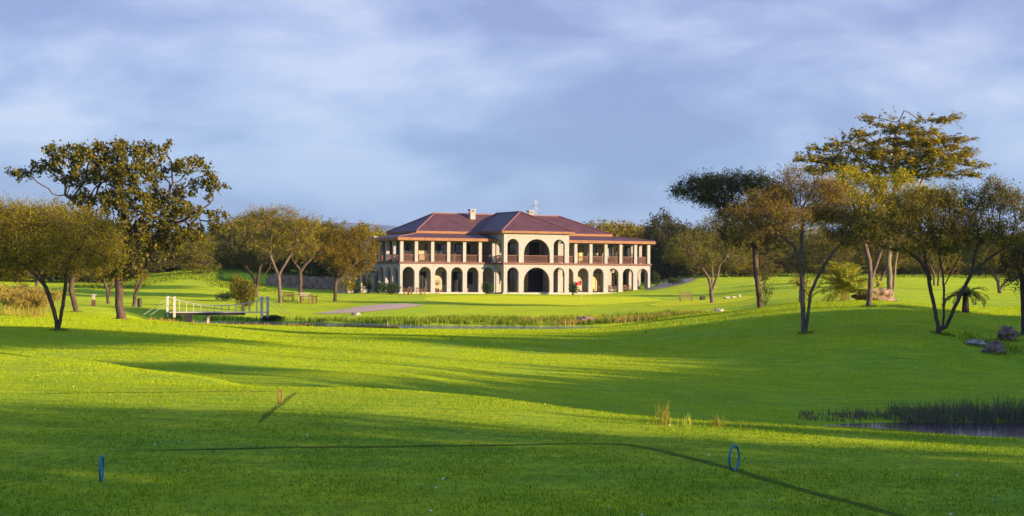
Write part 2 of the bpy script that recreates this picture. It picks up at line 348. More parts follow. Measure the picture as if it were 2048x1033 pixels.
M['black'] = simple('black_plastic', (0.02, 0.02, 0.022), (0.012, 0.012, 0.013), 5.0, 0.5)
M['hill'] = simple('hazy_far_forest', (0.05, 0.075, 0.10), (0.035, 0.055, 0.085), 0.004, 0.95)  # bluish haze is put into the forest colour, besides the haze volume

# roof: ribbed dusky red sheets
def roofmat():
    m, t, o = newmat('red_roof_sheets')
    tcn = t.nodes.new('ShaderNodeTexCoord')
    b = N(t, 'ShaderNodeBsdfPrincipled', _Roughness=0.55); b.inputs['Specular IOR Level'].default_value = 0.4
    nz = N(t, 'ShaderNodeTexNoise', _Scale=0.9, _Detail=5.0, _Roughness=0.7); L(t, tcn.outputs['Object'], nz.inputs['Vector'])
    col = ramp(t, nz.outputs[0], [(0.35, (0.072, 0.027, 0.026)), (0.65, (0.115, 0.045, 0.040))])
    wv = N(t, 'ShaderNodeTexWave', _Scale=1.6, _Distortion=0.0); wv.wave_type = 'BANDS'; wv.bands_direction = 'X'; L(t, tcn.outputs['Object'], wv.inputs['Vector'])
    L(t, col, b.inputs['Base Color'])
    bp = N(t, 'ShaderNodeBump', _Strength=0.35, _Distance=0.05); L(t, wv.outputs[1], bp.inputs['Height']); L(t, bp.outputs[0], b.inputs['Normal'])
    L(t, b.outputs[0], o.inputs[0]); return m
M['roof'] = roofmat()
def watermat(nm='stream_water', colr=(0.05, 0.032, 0.045), st=1.0):
    m, t, o = newmat(nm)
    b = N(t, 'ShaderNodeBsdfPrincipled', _Roughness=0.06); b.inputs['Base Color'].default_value = (*colr, 1)
    b.inputs['Specular IOR Level'].default_value = 0.6
    tcn = t.nodes.new('ShaderNodeTexCoord'); mp = N(t, 'ShaderNodeMapping'); mp.inputs['Scale'].default_value = (2.0, 5.0, 1); L(t, tcn.outputs['Object'], mp.inputs[0])
    nz = N(t, 'ShaderNodeTexNoise', _Scale=1.0, _Detail=3.0); L(t, mp.outputs[0], nz.inputs['Vector'])
    bp = N(t, 'ShaderNodeBump', _Strength=st, _Distance=0.09); L(t, nz.outputs[0], bp.inputs['Height']); L(t, bp.outputs[0], b.inputs['Normal'])
    L(t, b.outputs[0], o.inputs[0]); return m
M['water'] = watermat()
M['pond'] = watermat('dark_pond_water', (0.075, 0.035, 0.060), .22)
def glassmat():
    m, t, o = newmat('dark_window_glass')
    b = N(t, 'ShaderNodeBsdfPrincipled', _Roughness=0.08); b.inputs['Base Color'].default_value = (0.015, 0.018, 0.022, 1)
    b.inputs['Specular IOR Level'].default_value = 0.5
    L(t, b.outputs[0], o.inputs[0]); return m
M['glass'] = glassmat()
M['curtain_and_sunlight'] = simple('cream_curtain_and_sunlight', (0.52, 0.42, 0.18), (0.42, 0.33, 0.14), 3.0, 0.8)  # cream curtains; at some panes this yellow stands for sunlight
def wallstone():
    m, t, o = newmat('rubble_wall_stone')
    tcn = t.nodes.new('ShaderNodeTexCoord')
    v = N(t, 'ShaderNodeTexVoronoi', _Scale=2.6); L(t, tcn.outputs['Object'], v.inputs['Vector'])
    c = ramp(t, v.outputs['Color'], [(0.2, (0.18, 0.105, 0.08)), (0.8, (0.36, 0.235, 0.17))])
    b = N(t, 'ShaderNodeBsdfPrincipled', _Roughness=0.95); L(t, c, b.inputs['Base Color'])
    bp = N(t, 'ShaderNodeBump', _Strength=0.9, _Distance=0.1); bp.invert = True; L(t, v.outputs['Distance'], bp.inputs['Height']); L(t, bp.outputs[0], b.inputs['Normal'])
    L(t, b.outputs[0], o.inputs[0]); return m
M['rubble'] = wallstone()


# ------------------------------------------------------------------ ground sheet
def build_ground():
    ys = []; y = -70.0
    while y < 20000:
        ys.append(y)
        if y < 9: y += 4
        elif y < 34: y += 0.35
        elif y < 60: y += 0.6
        elif y < 150: y += 0.9
        elif y < 240: y += 1.6
        elif y < 400: y += 8
        else: y *= 1.25
    ys = np.array(ys)
    tau = np.concatenate([np.linspace(-3.0, -0.5, 24)[:-1], np.linspace(-0.5, 0.5, 321), np.linspace(0.5, 3.0, 24)[1:]])
    Yg, Tg = np.meshgrid(ys, tau, indexing='ij')
    # columns fan out from a point behind the camera so the sheet stays fine near and coarse far
    Xg = Tg * (np.abs(Yg) * 1.0 + 10.0)
    Z = Hn(Xg.ravel(), Yg.ravel())
    v = np.stack([Xg.ravel(), Yg.ravel(), Z], 1)
    nr, nc = Yg.shape
    i = np.arange(nr-1)[:, None]*nc + np.arange(nc-1)[None, :]
    f = np.stack([i, i+1, i+1+nc, i+nc], -1).reshape(-1, 4)
    me = npmesh('ground', v, f, 4, M['grass'], True)
    o = link('ground', me); tag(o, kind='structure')
build_ground()

def patch(name, outline, mat, lift, step, kind='structure'):
    """sheet that follows the ground inside a world-space outline [(x,y)]"""
    poly = [Vector((a, b, 0)) for a, b in outline]
    x0 = min(p.x for p in poly); x1 = max(p.x for p in poly); y0 = min(p.y for p in poly); y1 = max(p.y for p in poly)
    def inside(x, y):
        c = False; n = len(poly)
        for i in range(n):
            a, b = poly[i], poly[(i+1) % n]
            if (a.y > y) != (b.y > y) and x < (b.x-a.x)*(y-a.y)/(b.y-a.y)+a.x: c = not c
        return c
    bm = bmesh.new(); vs = {}
    nx = int((x1-x0)/step)+1; ny = int((y1-y0)/step)+1
    def gv(i, j):
        if (i, j) not in vs:
            x = x0+i*step; y = y0+j*step; vs[(i, j)] = bm.verts.new((x, y, H(x, y)+lift))
        return vs[(i, j)]
    for i in range(nx):
        for j in range(ny):
            if inside(x0+(i+.5)*step, y0+(j+.5)*step):
                bm.faces.new((gv(i, j), gv(i+1, j), gv(i+1, j+1), gv(i, j+1)))
    me = bpy.data.meshes.new(name); bm.to_mesh(me); bm.free(); me.materials.append(mat)
    me.polygons.foreach_set('use_smooth', [True]*len(me.polygons))
    o = link(name, me); tag(o, kind=kind); return o
def smooth_outline(pts, n=6):
    out = []; m = len(pts)
    for i in range(m):
        p0, p1, p2, p3 = [Vector(pts[(i+k-1) % m]) for k in range(4)]
        for j in range(n):
            u = j/n; q = 0.5*((2*p1)+(-p0+p2)*u+(2*p0-5*p1+4*p2-p3)*u*u+(-p0+3*p1-3*p2+p3)*u**3); out.append((q.x, q.y))
    return out
def wx(px, Y): return ((px-HX)/FPX*Y, Y)

patch('sand_bunker', smooth_outline([wx(630, 147.5), wx(700, 147), wx(770, 150), wx(838, 156), wx(835, 159.5), wx(765, 160), wx(700, 156)]), M['sand'], 0.03, 0.35)
patch('putting_green', smooth_outline([wx(850, 170), wx(950, 161), wx(1100, 158), wx(1260, 161), wx(1330, 172), wx(1240, 184), wx(1040, 186), wx(890, 183)]), M['green'], 0.02, 0.8)
patch('far_putting_green', smooth_outline([wx(1310, 150), wx(1400, 146), wx(1490, 148), wx(1510, 158), wx(1430, 166), wx(1320, 164)]), M['green'], 0.02, 0.8)
patch('gravel_road', smooth_outline([wx(1296, 205), wx(1330, 206), wx(1372, 212), wx(1392, 226), wx(1360, 240), wx(1320, 250), wx(1290, 245), wx(1318, 234), wx(1330, 222), wx(1306, 214)]), M['gravel'], 0.05, 0.6)

def water(name, x0, x1, y0, y1, z, mat='water'):
    mb = MB(); mb.poly([(x0, y0, z), (x1, y0, z), (x1, y1, z), (x0, y1, z)])
    o = mb.build(name, M[mat]); tag(o, kind='structure')
water('pond_water', 1.0, 40, 29.5, 48.5, -4.28, 'pond')
water('stream_water', -30, 11, 116, 138, -4.33)

# tee lines: narrow ragged strips of darker grass colour
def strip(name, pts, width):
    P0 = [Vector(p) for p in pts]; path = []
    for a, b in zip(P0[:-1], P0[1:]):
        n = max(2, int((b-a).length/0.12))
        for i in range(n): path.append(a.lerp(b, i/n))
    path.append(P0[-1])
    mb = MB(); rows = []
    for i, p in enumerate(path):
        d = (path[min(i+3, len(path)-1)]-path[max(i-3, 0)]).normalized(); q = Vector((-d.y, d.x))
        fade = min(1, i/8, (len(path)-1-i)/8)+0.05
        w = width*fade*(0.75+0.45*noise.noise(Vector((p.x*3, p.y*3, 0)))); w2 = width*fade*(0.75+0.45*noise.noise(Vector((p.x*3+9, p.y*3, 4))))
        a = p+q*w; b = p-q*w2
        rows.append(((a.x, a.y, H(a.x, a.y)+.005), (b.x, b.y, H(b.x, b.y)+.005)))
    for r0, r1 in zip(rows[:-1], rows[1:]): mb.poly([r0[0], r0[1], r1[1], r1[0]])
    o = mb.build(name, M['linegrass']); tag(o, kind='structure')
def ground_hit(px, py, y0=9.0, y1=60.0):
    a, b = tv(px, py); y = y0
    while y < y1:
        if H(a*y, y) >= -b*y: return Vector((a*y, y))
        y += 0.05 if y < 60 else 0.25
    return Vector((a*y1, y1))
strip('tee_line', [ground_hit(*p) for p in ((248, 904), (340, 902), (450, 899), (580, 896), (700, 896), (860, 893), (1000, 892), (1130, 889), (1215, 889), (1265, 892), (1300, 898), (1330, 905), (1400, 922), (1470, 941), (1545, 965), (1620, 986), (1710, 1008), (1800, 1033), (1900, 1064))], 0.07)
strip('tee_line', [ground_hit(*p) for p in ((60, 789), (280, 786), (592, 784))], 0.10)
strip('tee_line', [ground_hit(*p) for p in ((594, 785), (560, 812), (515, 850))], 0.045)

# ------------------------------------------------------------------ trees
def rot_frames(rng, n, horiz=0.0):
    d = rng.normal(size=(n, 3)); d[:, 2] *= (1-horiz); d /= np.linalg.norm(d, axis=1)[:, None]+1e-9
    e = rng.normal(size=(n, 3)); e[:, 2] *= (1-horiz); e -= d*np.sum(d*e, 1)[:, None]; e /= np.linalg.norm(e, axis=1)[:, None]+1e-9
    return d, e
def leaf_quads(rng, cen, size, aspect=0.5, horiz=0.0, d=None):
    n = len(cen); dd, e = rot_frames(rng, n, horiz)
    if d is not None:
        dd = d; e = rng.normal(size=(n, 3)); e -= dd*np.sum(dd*e, 1)[:, None]; e /= np.linalg.norm(e, axis=1)[:, None]+1e-9
    s = size*(0.45+1.25*rng.random(n)**1.6)[:, None]
    a = cen-dd*s*.5; b = cen+dd*s*.5; w = e*s*aspect*.5
    v = np.stack([a, cen-w, b, cen+w], 1).reshape(-1, 3)
    return v
def cones(p0, p1, r, taper=0.3):
    n = len(p0); d = p1-p0; d /= np.linalg.norm(d, axis=1)[:, None]+1e-9
    ref = np.where(np.abs(d[:, 2:3]) < 0.8, np.array([[0, 0, 1.0]]), np.array([[1.0, 0, 0]]))
    u = np.cross(d, ref); u /= np.linalg.norm(u, axis=1)[:, None]+1e-9; w = np.cross(d, u)
    vs = []
    for P_, rr in ((p0, r), (p1, r*taper)):
        for k in range(3):
            a = 2*PI*k/3; vs.append(P_+(u*math.cos(a)+w*math.sin(a))*rr[:, None])
    v = np.stack(vs, 1).reshape(-1, 3)
    b = np.arange(n)[:, None, None]*6
    f = np.array([[0, 1, 4, 3], [1, 2, 5, 4], [2, 0, 3, 5]])[None]+b
    return v, f.reshape(-1, 4)

def grow(rng, paths, att, D, dk, di=9e9, trop=(0, 0, 0.0), maxit=90, wander=0.25):
    pos = []; par = []
    for path in paths:
        prev = -1
        start = np.array(path[0])
        if pos:
            dist = np.linalg.norm(np.array(pos)-start, axis=1); j = int(dist.argmin())
            if dist[j] < D*1.5: prev = j
        for a, b in zip(path[:-1], path[1:]):
            a = np.array(a); b = np.array(b); n = max(1, int(np.linalg.norm(b-a)/D))
            for i in range(n):
                q = a+(b-a)*i/n
                if prev >= 0 and np.linalg.norm(pos[prev]-q) < D*.3: continue
                pos.append(q+rng.normal(size=3)*D*.05); par.append(prev); prev = len(pos)-1
        pos.append(np.array(path[-1])); par.append(prev)
    nfix = len(pos); pos = list(pos); alive = np.ones(len(att), bool)
    PA = np.array(pos); low = np.zeros(len(pos), bool)
    # the lowest trunk nodes do not sprout
    for path in paths:
        zt = path[0][2]+(path[-1][2]-path[0][2])*0.45
        low |= PA[:, 2] < zt
    best_d = np.full(len(att), 1e9); best_i = np.zeros(len(att), int)
    okidx = np.where(~low)[0] if (~low).any() else np.arange(len(pos))
    dm = np.linalg.norm(att[:, None]-PA[okidx][None], axis=2); best_i = okidx[dm.argmin(1)]; best_d = dm.min(1)
    seen = set()
    for it in range(maxit):
        act = np.where(alive & (best_d < di))[0]
        if len(act) == 0: break
        add = {}
        for a in act: add.setdefault(best_i[a], []).append(a)
        new = []
        for i, lst in add.items():
            dv = att[lst]-pos[i]; dv /= np.linalg.norm(dv, axis=1)[:, None]+1e-9
            v = dv.mean(0)+np.array(trop)+rng.normal(size=3)*wander*0.5
            nv = np.linalg.norm(v)
            if nv < 1e-3: continue
            q = pos[i]+v/nv*D
            new.append((i, q))
        if not new: break
        b0 = len(pos)
        for i, q in new: pos.append(q); par.append(i)
        Q = np.array([q for i, q in new])
        dm = np.linalg.norm(att[:, None]-Q[None], axis=2); mi = dm.argmin(1); md = dm.min(1)
        up = md < best_d; best_d[up] = md[up]; best_i[up] = b0+mi[up]
        alive &= best_d > dk
        if len(pos) > 4200: break
    return np.array(pos), np.array(par)

def wood_mesh(pos, par, rtip, power, rscale_paths=None, base_flare=1.35, rmax=None):
    n = len(pos); kids = [[] for _ in range(n)]
    for i, p in enumerate(par):
        if p >= 0: kids[p].append(i)
    order = []; st = [i for i in range(n) if par[i] < 0]
    while st:
        i = st.pop(); order.append(i); st += kids[i]
    rp = np.zeros(n)
    for i in reversed(order):
        if not kids[i]: rp[i] = rtip**power
        else: rp[i] = sum(rp[k] for k in kids[i])+(rtip*.12)**power
    r = rp**(1/power)
    if rmax:
        k = rmax/r.max(); r = np.maximum(r*k, rtip*.8)
    V = []; F = []
    for s in range(n):
        pa = par[s]
        if pa >= 0 and max(kids[pa], key=lambda k: r[k]) == s: continue
        chain = [s]
        while kids[chain[-1]]: chain.append(max(kids[chain[-1]], key=lambda k: r[k]))
        pts = [pos[i] for i in chain]; rr = [r[i] for i in chain]
        if pa >= 0: pts = [pos[pa]]+pts; rr = [min(r[s]*1.15, r[pa])]+rr
        else: rr[0] *= base_flare; rr[1:2] = [x*1.1 for x in rr[1:2]]
        if len(pts) < 2: continue
        pts = np.array(pts); m = len(pts)
        ns = 8 if max(rr) > .08 else (5 if max(rr) > .03 else 3)
        t = np.zeros_like(pts); t[1:-1] = pts[2:]-pts[:-2]; t[0] = pts[1]-pts[0]; t[-1] = pts[-1]-pts[-2]
        t /= np.linalg.norm(t, axis=1)[:, None]+1e-9
        ref = np.array([1.0, 0, 0]) if abs(t[0][0]) < .8 else np.array([0, 1.0, 0]); b = len(V)
        for i in range(m):
            u = ref-t[i]*ref.dot(t[i]); u /= np.linalg.norm(u)+1e-9; ref = u; w = np.cross(t[i], u)
            for k in range(ns):
                a = 2*PI*k/ns; V.append(pts[i]+(u*math.cos(a)+w*math.sin(a))*rr[i])
        for i in range(m-1):
            for k in range(ns): F.append((b+i*ns+k, b+i*ns+(k+1) % ns, b+(i+1)*ns+(k+1) % ns, b+(i+1)*ns+k))
    tips = np.array([i for i in range(n) if r[i] < max(rtip*2.2, 0.0)])
    return np.array(V), np.array(F), r, tips

def tree(name, label, cat, px, Y, paths, clumps, leaf='leaf_acacia', bark='bark', seed=1, natt=650, D=None, rmax=0.16,
         twigs=3, twig_len=0.55, twig_up=0.3, leaves=12, lsize=0.10, aspect=0.45, horiz=0.0, jit=0.10, group=None, dens=1.0,
         depth=0.95, trop=(0, 0, 0.05), py0=None, rtip=0.012, wander=0.3, dk=None, droop=0.0, shell=0.35):
    rng = np.random.default_rng(seed)
    base = G(px, Y) if py0 is None else P(px, py0, Y)
    base.z = H(base.x, base.y)
    rx0, rz0 = tv(px, HY)[0], 0
    def loc(q):
        w = P(q[0], q[1], Y); dy = q[2] if len(q) > 2 else 0.0
        return (w.x-base.x, dy, w.z-base.z)
    lp = []
    for path in paths:
        a = [loc(q) for q in path]
        lp.append(a)
    lp[0][0] = (lp[0][0][0], lp[0][0][1], -0.15)
    sc = Y/FPX; att = []
    area = sum(c[2]*c[3] for c in clumps)
    for c in clumps:
        k = max(4, int(natt*(c[2]*c[3])/area)); dd = rng.normal(size=(k, 3)); dd /= np.linalg.norm(dd, axis=1)[:, None]
        rr = (shell+(1-shell)*rng.random(k))**0.7
        q = dd*rr[:, None]*np.array([c[2]*sc, max(c[2], c[3])*sc*depth, c[3]*sc])
        ctr = np.array(loc((c[0], c[1], c[4] if len(c) > 4 else 0.0)))
        if len(c) <= 4: ctr[1] += rng.normal()*c[2]*sc*0.35
        att.append(q+ctr)
    att = np.concatenate(att)
    size = math.sqrt(area)*sc
    D = D or max(0.18, size*0.055)
    pos, par = grow(rng, lp, att, D, dk or D*1.5, trop=trop, wander=wander)
    V, F, r, tips = wood_mesh(pos, par, rtip, 2.25, rmax=rmax)
    # twigs from thin nodes
    thin = tips
    src = np.repeat(thin, twigs); p0 = pos[src]
    pp = par[src]; pd = pos[src]-pos[np.maximum(pp, 0)]; pd /= np.linalg.norm(pd, axis=1)[:, None]+1e-9
    d = pd*0.6+rng.normal(size=p0.shape)*0.6+np.array([0, 0, twig_up]); 
    if horiz: d[:, 2] *= (1-horiz)
    d /= np.linalg.norm(d, axis=1)[:, None]
    ln = twig_len*(0.4+0.9*rng.random(len(p0)))[:, None]; p1 = p0+d*ln
    p1[:, 2] -= droop*ln[:, 0]
    tvv, tff = cones(p0, p1, np.full(len(p0), rtip*0.62))
    VV = np.concatenate([V, tvv]); FF = np.concatenate([F, tff+len(V)])
    root = empty(name, base); tag(root, label, cat, group)
    me = npmesh('trunk', VV, FF, 4, M[bark], True); link('trunk', me, root)
    # leaves along the twigs
    nl = int(leaves*dens); s = rng.random((len(p0), nl, 1))
    cen = (p0[:, None]+(p1-p0)[:, None]*(0.15+0.95*s)+rng.normal(size=(len(p0), nl, 3))*jit).reshape(-1, 3)
    lv = leaf_quads(rng, cen, lsize, aspect, horiz)
    me2 = npmesh('crown', lv, np.arange(len(lv)), 4, M[leaf]); link('crown', me2, root)
    return root

random.seed(7)
# --- left side
tree('acacia_tree', 'V-forked acacia with feathery yellow-green crown, nearest tree on the left lawn', 'tree', 118, 75,
     [[(118, 657), (108, 620), (92, 575), (78, 545), (55, 515), (25, 490)], [(118, 655), (124, 620), (130, 580), (133, 545), (140, 515), (165, 490)], [(92, 575), (60, 540), (15, 505), (-20, 480)]],
     [(-30, 450, 60, 34), (25, 437, 70, 34), (95, 440, 75, 32), (160, 455, 70, 34), (215, 480, 42, 34), (20, 490, 75, 32), (100, 495, 80, 32), (170, 515, 60, 28), (60, 525, 60, 22), (10, 545, 50, 16), (110, 540, 50, 14), (215, 520, 40, 18)],
     leaf='leaf_gold', seed=3, natt=2000, leaves=14, lsize=0.07, rmax=0.13, twigs=4, twig_len=0.6, rtip=0.010)
tree('broadleaf_tree', 'tall spreading dark broadleaf tree, highest crown on the left, behind the V-forked acacia', 'tree', 243, 105,
     [[(243, 637), (239, 610), (238, 570), (240, 530), (236, 490), (233, 450)], [(236, 500), (210, 460), (170, 420), (130, 390)], [(236, 500), (262, 460), (300, 420), (340, 390)], [(240, 530), (280, 495), (330, 460), (370, 440)]],
     [(48, 348, 30, 13), (88, 338, 34, 18), (125, 318, 36, 24), (170, 312, 45, 24), (225, 300, 48, 20), (275, 308, 45, 22), (318, 305, 28, 18), (341, 291, 8, 10), (150, 358, 48, 28), (210, 345, 55, 30), (275, 350, 55, 32), (325, 345, 35, 24), (385, 336, 34, 20), (432, 370, 26, 12), (400, 362, 30, 16), (420, 392, 12, 8), (365, 378, 34, 22),
      (130, 392, 30, 14), (190, 398, 50, 26), (260, 405, 60, 28), (330, 405, 48, 28), (380, 425, 38, 22), (432, 432, 28, 10), (425, 450, 22, 16), (240, 455, 50, 28), (310, 455, 50, 30), (370, 468, 42, 24), (340, 500, 30, 16), (255, 505, 38, 28), (215, 540, 26, 22), (265, 545, 24, 18), (300, 490, 30, 22)],
     leaf='leaf_broad', bark='bark', seed=11, natt=2800, leaves=22, lsize=0.20, aspect=0.6, twigs=3, twig_len=0.45, twig_up=0.1, rmax=0.27, jit=0.13, shell=0.2, dk=0.55, D=0.42, droop=0.25)
tree('leaning_tree', 'small tree with a curved leaning trunk between the V-forked acacia and the big broadleaf tree', 'tree', 154, 120,
     [[(154, 620), (147, 600), (142, 580), (145, 555), (150, 535)]], [(150, 530, 50, 24), (110, 520, 45, 22), (190, 530, 45, 24), (150, 500, 50, 24)],
     leaf='leaf_acacia', seed=5, natt=350, leaves=14, lsize=0.14, rmax=0.2)
tree('twin_stem_tree', 'dark twin-stemmed tree in the shade right of the big broadleaf tree', 'tree', 268, 142,
     [[(268, 597), (272, 575), (276, 550), (282, 520)], [(268, 595), (278, 575), (288, 548), (296, 515)]], [(280, 500, 50, 30), (330, 510, 50, 26), (240, 520, 35, 22)],
     leaf='leaf_dark', seed=6, natt=350, leaves=16, lsize=0.17, rmax=0.16)
tree('low_branching_tree', 'small low-branching tree in shade just left of the big broadleaf trunk', 'tree', 217, 150,
     [[(217, 597), (214, 580), (208, 560)], [(217, 594), (222, 575), (228, 555)]], [(205, 545, 32, 22), (232, 545, 28, 20), (180, 530, 40, 24)],
     leaf='leaf_dark', seed=8, natt=300, leaves=14, lsize=0.17, rmax=0.15)
tree('leaning_tree', 'thin pale trunked tree leaning right behind the papyrus clump', 'tree', 68, 130,
     [[(64, 605), (72, 575), (82, 545), (95, 520)]], [(60, 500, 60, 30), (110, 510, 45, 25), (10, 510, 50, 28)],
     leaf='leaf_acacia', bark='bark_grey', seed=9, natt=350, leaves=14, lsize=0.15, rmax=0.15)
# --- four acacias left of the clubhouse
tree('acacia_tree', 'dark multi-stemmed acacia, leftmost of the four in front of the rubble wall', 'tree', 513, 178,
     [[(513, 580), (510, 560), (500, 545), (485, 525)], [(513, 578), (516, 555), (520, 535), (530, 515)], [(513, 578), (525, 555), (540, 535)]],
     [(490, 500, 45, 28), (455, 505, 26, 20), (530, 505, 40, 26), (500, 475, 50, 26), (465, 470, 34, 18)], leaf='leaf_dark', seed=21, natt=600, leaves=15, lsize=0.17, rmax=0.22, twig_len=0.8)
tree('acacia_tree', 'tall olive acacia forking low beside the left garden bench set', 'tree', 561, 166,
     [[(561, 597), (559, 575), (557, 552), (548, 530), (538, 505)], [(557, 552), (566, 535), (578, 515), (590, 495)]],
     [(520, 440, 40, 22), (560, 432, 38, 20), (500, 460, 38, 22), (565, 465, 55, 28), (610, 455, 38, 24), (540, 490, 50, 22), (600, 490, 38, 22)], leaf='leaf_gold', bark='bark_grey', seed=22, natt=800, leaves=11, lsize=0.13, rmax=0.19, twig_len=0.9, twigs=4)
tree('acacia_tree', 'dark-stemmed acacia standing close against the rubble wall', 'tree', 600, 184,
     [[(600, 579), (601, 560), (600, 540), (585, 520)], [(600, 545), (610, 530), (625, 515)]],
     [(595, 495, 45, 26), (640, 490, 45, 26), (650, 465, 45, 20), (615, 470, 40, 20), (560, 500, 26, 18)], leaf='leaf_acacia', seed=23, natt=650, leaves=14, lsize=0.16, rmax=0.22, twig_len=0.9)
tree('acacia_tree', 'golden round-crowned acacia beside the left corner of the clubhouse', 'tree', 670, 169,
     [[(670, 594), (671, 575), (673, 558), (660, 545), (645, 530)], [(673, 558), (685, 548), (702, 535), (720, 520)]],
     [(690, 480, 42, 24), (725, 500, 34, 30), (650, 505, 34, 24), (690, 520, 48, 28), (735, 525, 20, 22), (660, 475, 28, 16), (700, 545, 28, 10), (720, 470, 22, 14)], leaf='leaf_gold', seed=24, natt=850, leaves=13, lsize=0.125, rmax=0.19, twig_len=0.7, twigs=4)

# --- right side
tree('acacia_tree', 'slender umbrella acacia with forked bare lower trunk, centre of the right hill slope', 'tree', 1610, 80,
     [[(1608, 664), (1606, 630), (1605, 590), (1604, 550), (1600, 515), (1585, 490), (1560, 470)], [(1612, 664), (1616, 625), (1622, 585), (1640, 545), (1665, 505), (1695, 475)],
      [(1602, 520), (1604, 480), (1606, 440)], [(1618, 600), (1608, 560), (1612, 520)], [(1560, 470), (1530, 455), (1500, 440)], [(1695, 475), (1730, 450), (1755, 435)]],
     [(1485, 432, 40, 20), (1530, 405, 52, 24), (1590, 385, 50, 26), (1650, 385, 50, 28), (1560, 440, 60, 22), (1625, 430, 60, 24), (1690, 430, 44, 22), (1735, 448, 40, 20), (1500, 465, 40, 16), (1700, 470, 50, 18), (1585, 352, 26, 12)],
     leaf='leaf_gold', bark='bark_grey', seed=31, natt=2200, leaves=9, lsize=0.085, rmax=0.14, twigs=4, twig_len=0.65, rtip=0.012, shell=0.25)
tree('acacia_tree', 'dark dense umbrella acacia on three spreading stems, right of the boulder', 'tree', 1886, 78,
     [[(1880, 655), (1870, 620), (1862, 585), (1856, 550), (1838, 520), (1805, 495)], [(1886, 656), (1888, 615), (1888, 575), (1884, 540), (1876, 500)], [(1892, 655), (1908, 618), (1926, 580), (1944, 545), (1980, 515), (2020, 490)],
      [(1888, 572), (1905, 540), (1920, 510)], [(1944, 545), (1948, 515), (1960, 480)], [(1862, 560), (1850, 520), (1850, 490)]],
     [(1740, 470, 45, 26), (1790, 455, 55, 30), (1850, 450, 55, 34), (1910, 450, 55, 36), (1965, 460, 50, 34), (2015, 470, 40, 30), (1830, 410, 50, 28), (1890, 400, 50, 28), (1950, 410, 45, 28), (2000, 400, 40, 30), (1985, 375, 26, 18), (2040, 420, 30, 30), (1700, 490, 26, 16), (1880, 490, 60, 20), (1800, 495, 50, 16)],
     leaf='leaf_acacia', bark='bark', seed=32, natt=2300, leaves=13, lsize=0.095, rmax=0.135, twigs=4, twig_len=0.5, rtip=0.011, shell=0.15)
tree('acacia_tree', 'twin-trunked acacia whose flat dark crown reaches far left above the gravel road', 'tree', 1525, 115,
     [[(1521, 612), (1517, 580), (1512, 545), (1510, 500), (1500, 455)], [(1530, 612), (1530, 575), (1532, 530), (1533, 480), (1536, 440)], [(1500, 455), (1470, 425), (1430, 405)], [(1510, 500), (1480, 480), (1450, 470)]],
     [(1365, 382, 30, 15), (1405, 375, 42, 22), (1455, 372, 48, 24), (1510, 375, 45, 24), (1430, 400, 50, 16), (1480, 425, 50, 24), (1550, 400, 40, 30), (1530, 450, 50, 26), (1480, 470, 45, 22), (1560, 480, 40, 24)],
     leaf='leaf_dark', bark='bark', seed=33, natt=1700, leaves=15, lsize=0.13, rmax=0.2, twigs=4, twig_len=0.8, shell=0.15)
tree('acacia_tree', 'thin grey acacia with low spreading fork beside the far practice green', 'tree', 1425, 150,
     [[(1425, 592), (1421, 570), (1416, 555), (1400, 530), (1380, 510)], [(1423, 578), (1425, 550), (1422, 520)], [(1424, 580), (1434, 555), (1440, 530), (1455, 510)]],
     [(1370, 490, 40, 26), (1415, 475, 45, 26), (1460, 490, 40, 26), (1400, 520, 45, 18), (1440, 450, 36, 18), (1350, 510, 24, 16), (1470, 525, 34, 14)],
     leaf='leaf_acacia', bark='bark_grey', seed=34, natt=800, leaves=9, lsize=0.12, rmax=0.19, twigs=4, twig_len=0.8)
tree('acacia_tree', 'dark acacia cut off by the right edge of the frame', 'tree', 2047, 82,
     [[(2047, 655), (2046, 610), (2044, 570), (2040, 540)], [(2044, 570), (2060, 540), (2080, 520)]],
     [(2020, 525, 28, 22), (2050, 510, 38, 28), (2090, 510, 40, 34), (2030, 560, 26, 18), (2070, 555, 36, 20)], leaf='leaf_dark', seed=35, natt=500, leaves=16, lsize=0.095, rmax=0.12)
tiers = [(1612, 318, 32, 8), (1640, 300, 30, 9), (1672, 288, 30, 10), (1700, 305, 34, 10), (1655, 322, 40, 9), (1745, 232, 26, 4), (1745, 246, 20, 4), (1775, 240, 16, 8), (1730, 270, 30, 7), (1760, 285, 34, 9), (1795, 258, 34, 10),
         (1840, 262, 40, 9), (1880, 240, 34, 6), (1850, 244, 30, 5), (1865, 282, 42, 8), (1905, 280, 30, 5), (1800, 290, 40, 11), (1900, 300, 36, 6), (1850, 312, 48, 9), (1920, 303, 26, 4), (1940, 328, 34, 7), (1900, 335, 44, 9), (1960, 335, 22, 5), (1790, 325, 46, 10), (1720, 335, 46, 9), (1670, 345, 44, 8), (1850, 350, 50, 9), (1930, 352, 34, 7), (1760, 352, 46, 9), (1812, 221, 12, 4), (1630, 340, 26, 6), (1830, 285, 46, 28), (1800, 325, 60, 26), (1870, 325, 50, 24), (1760, 310, 50, 20), (1700, 330, 50, 14)]
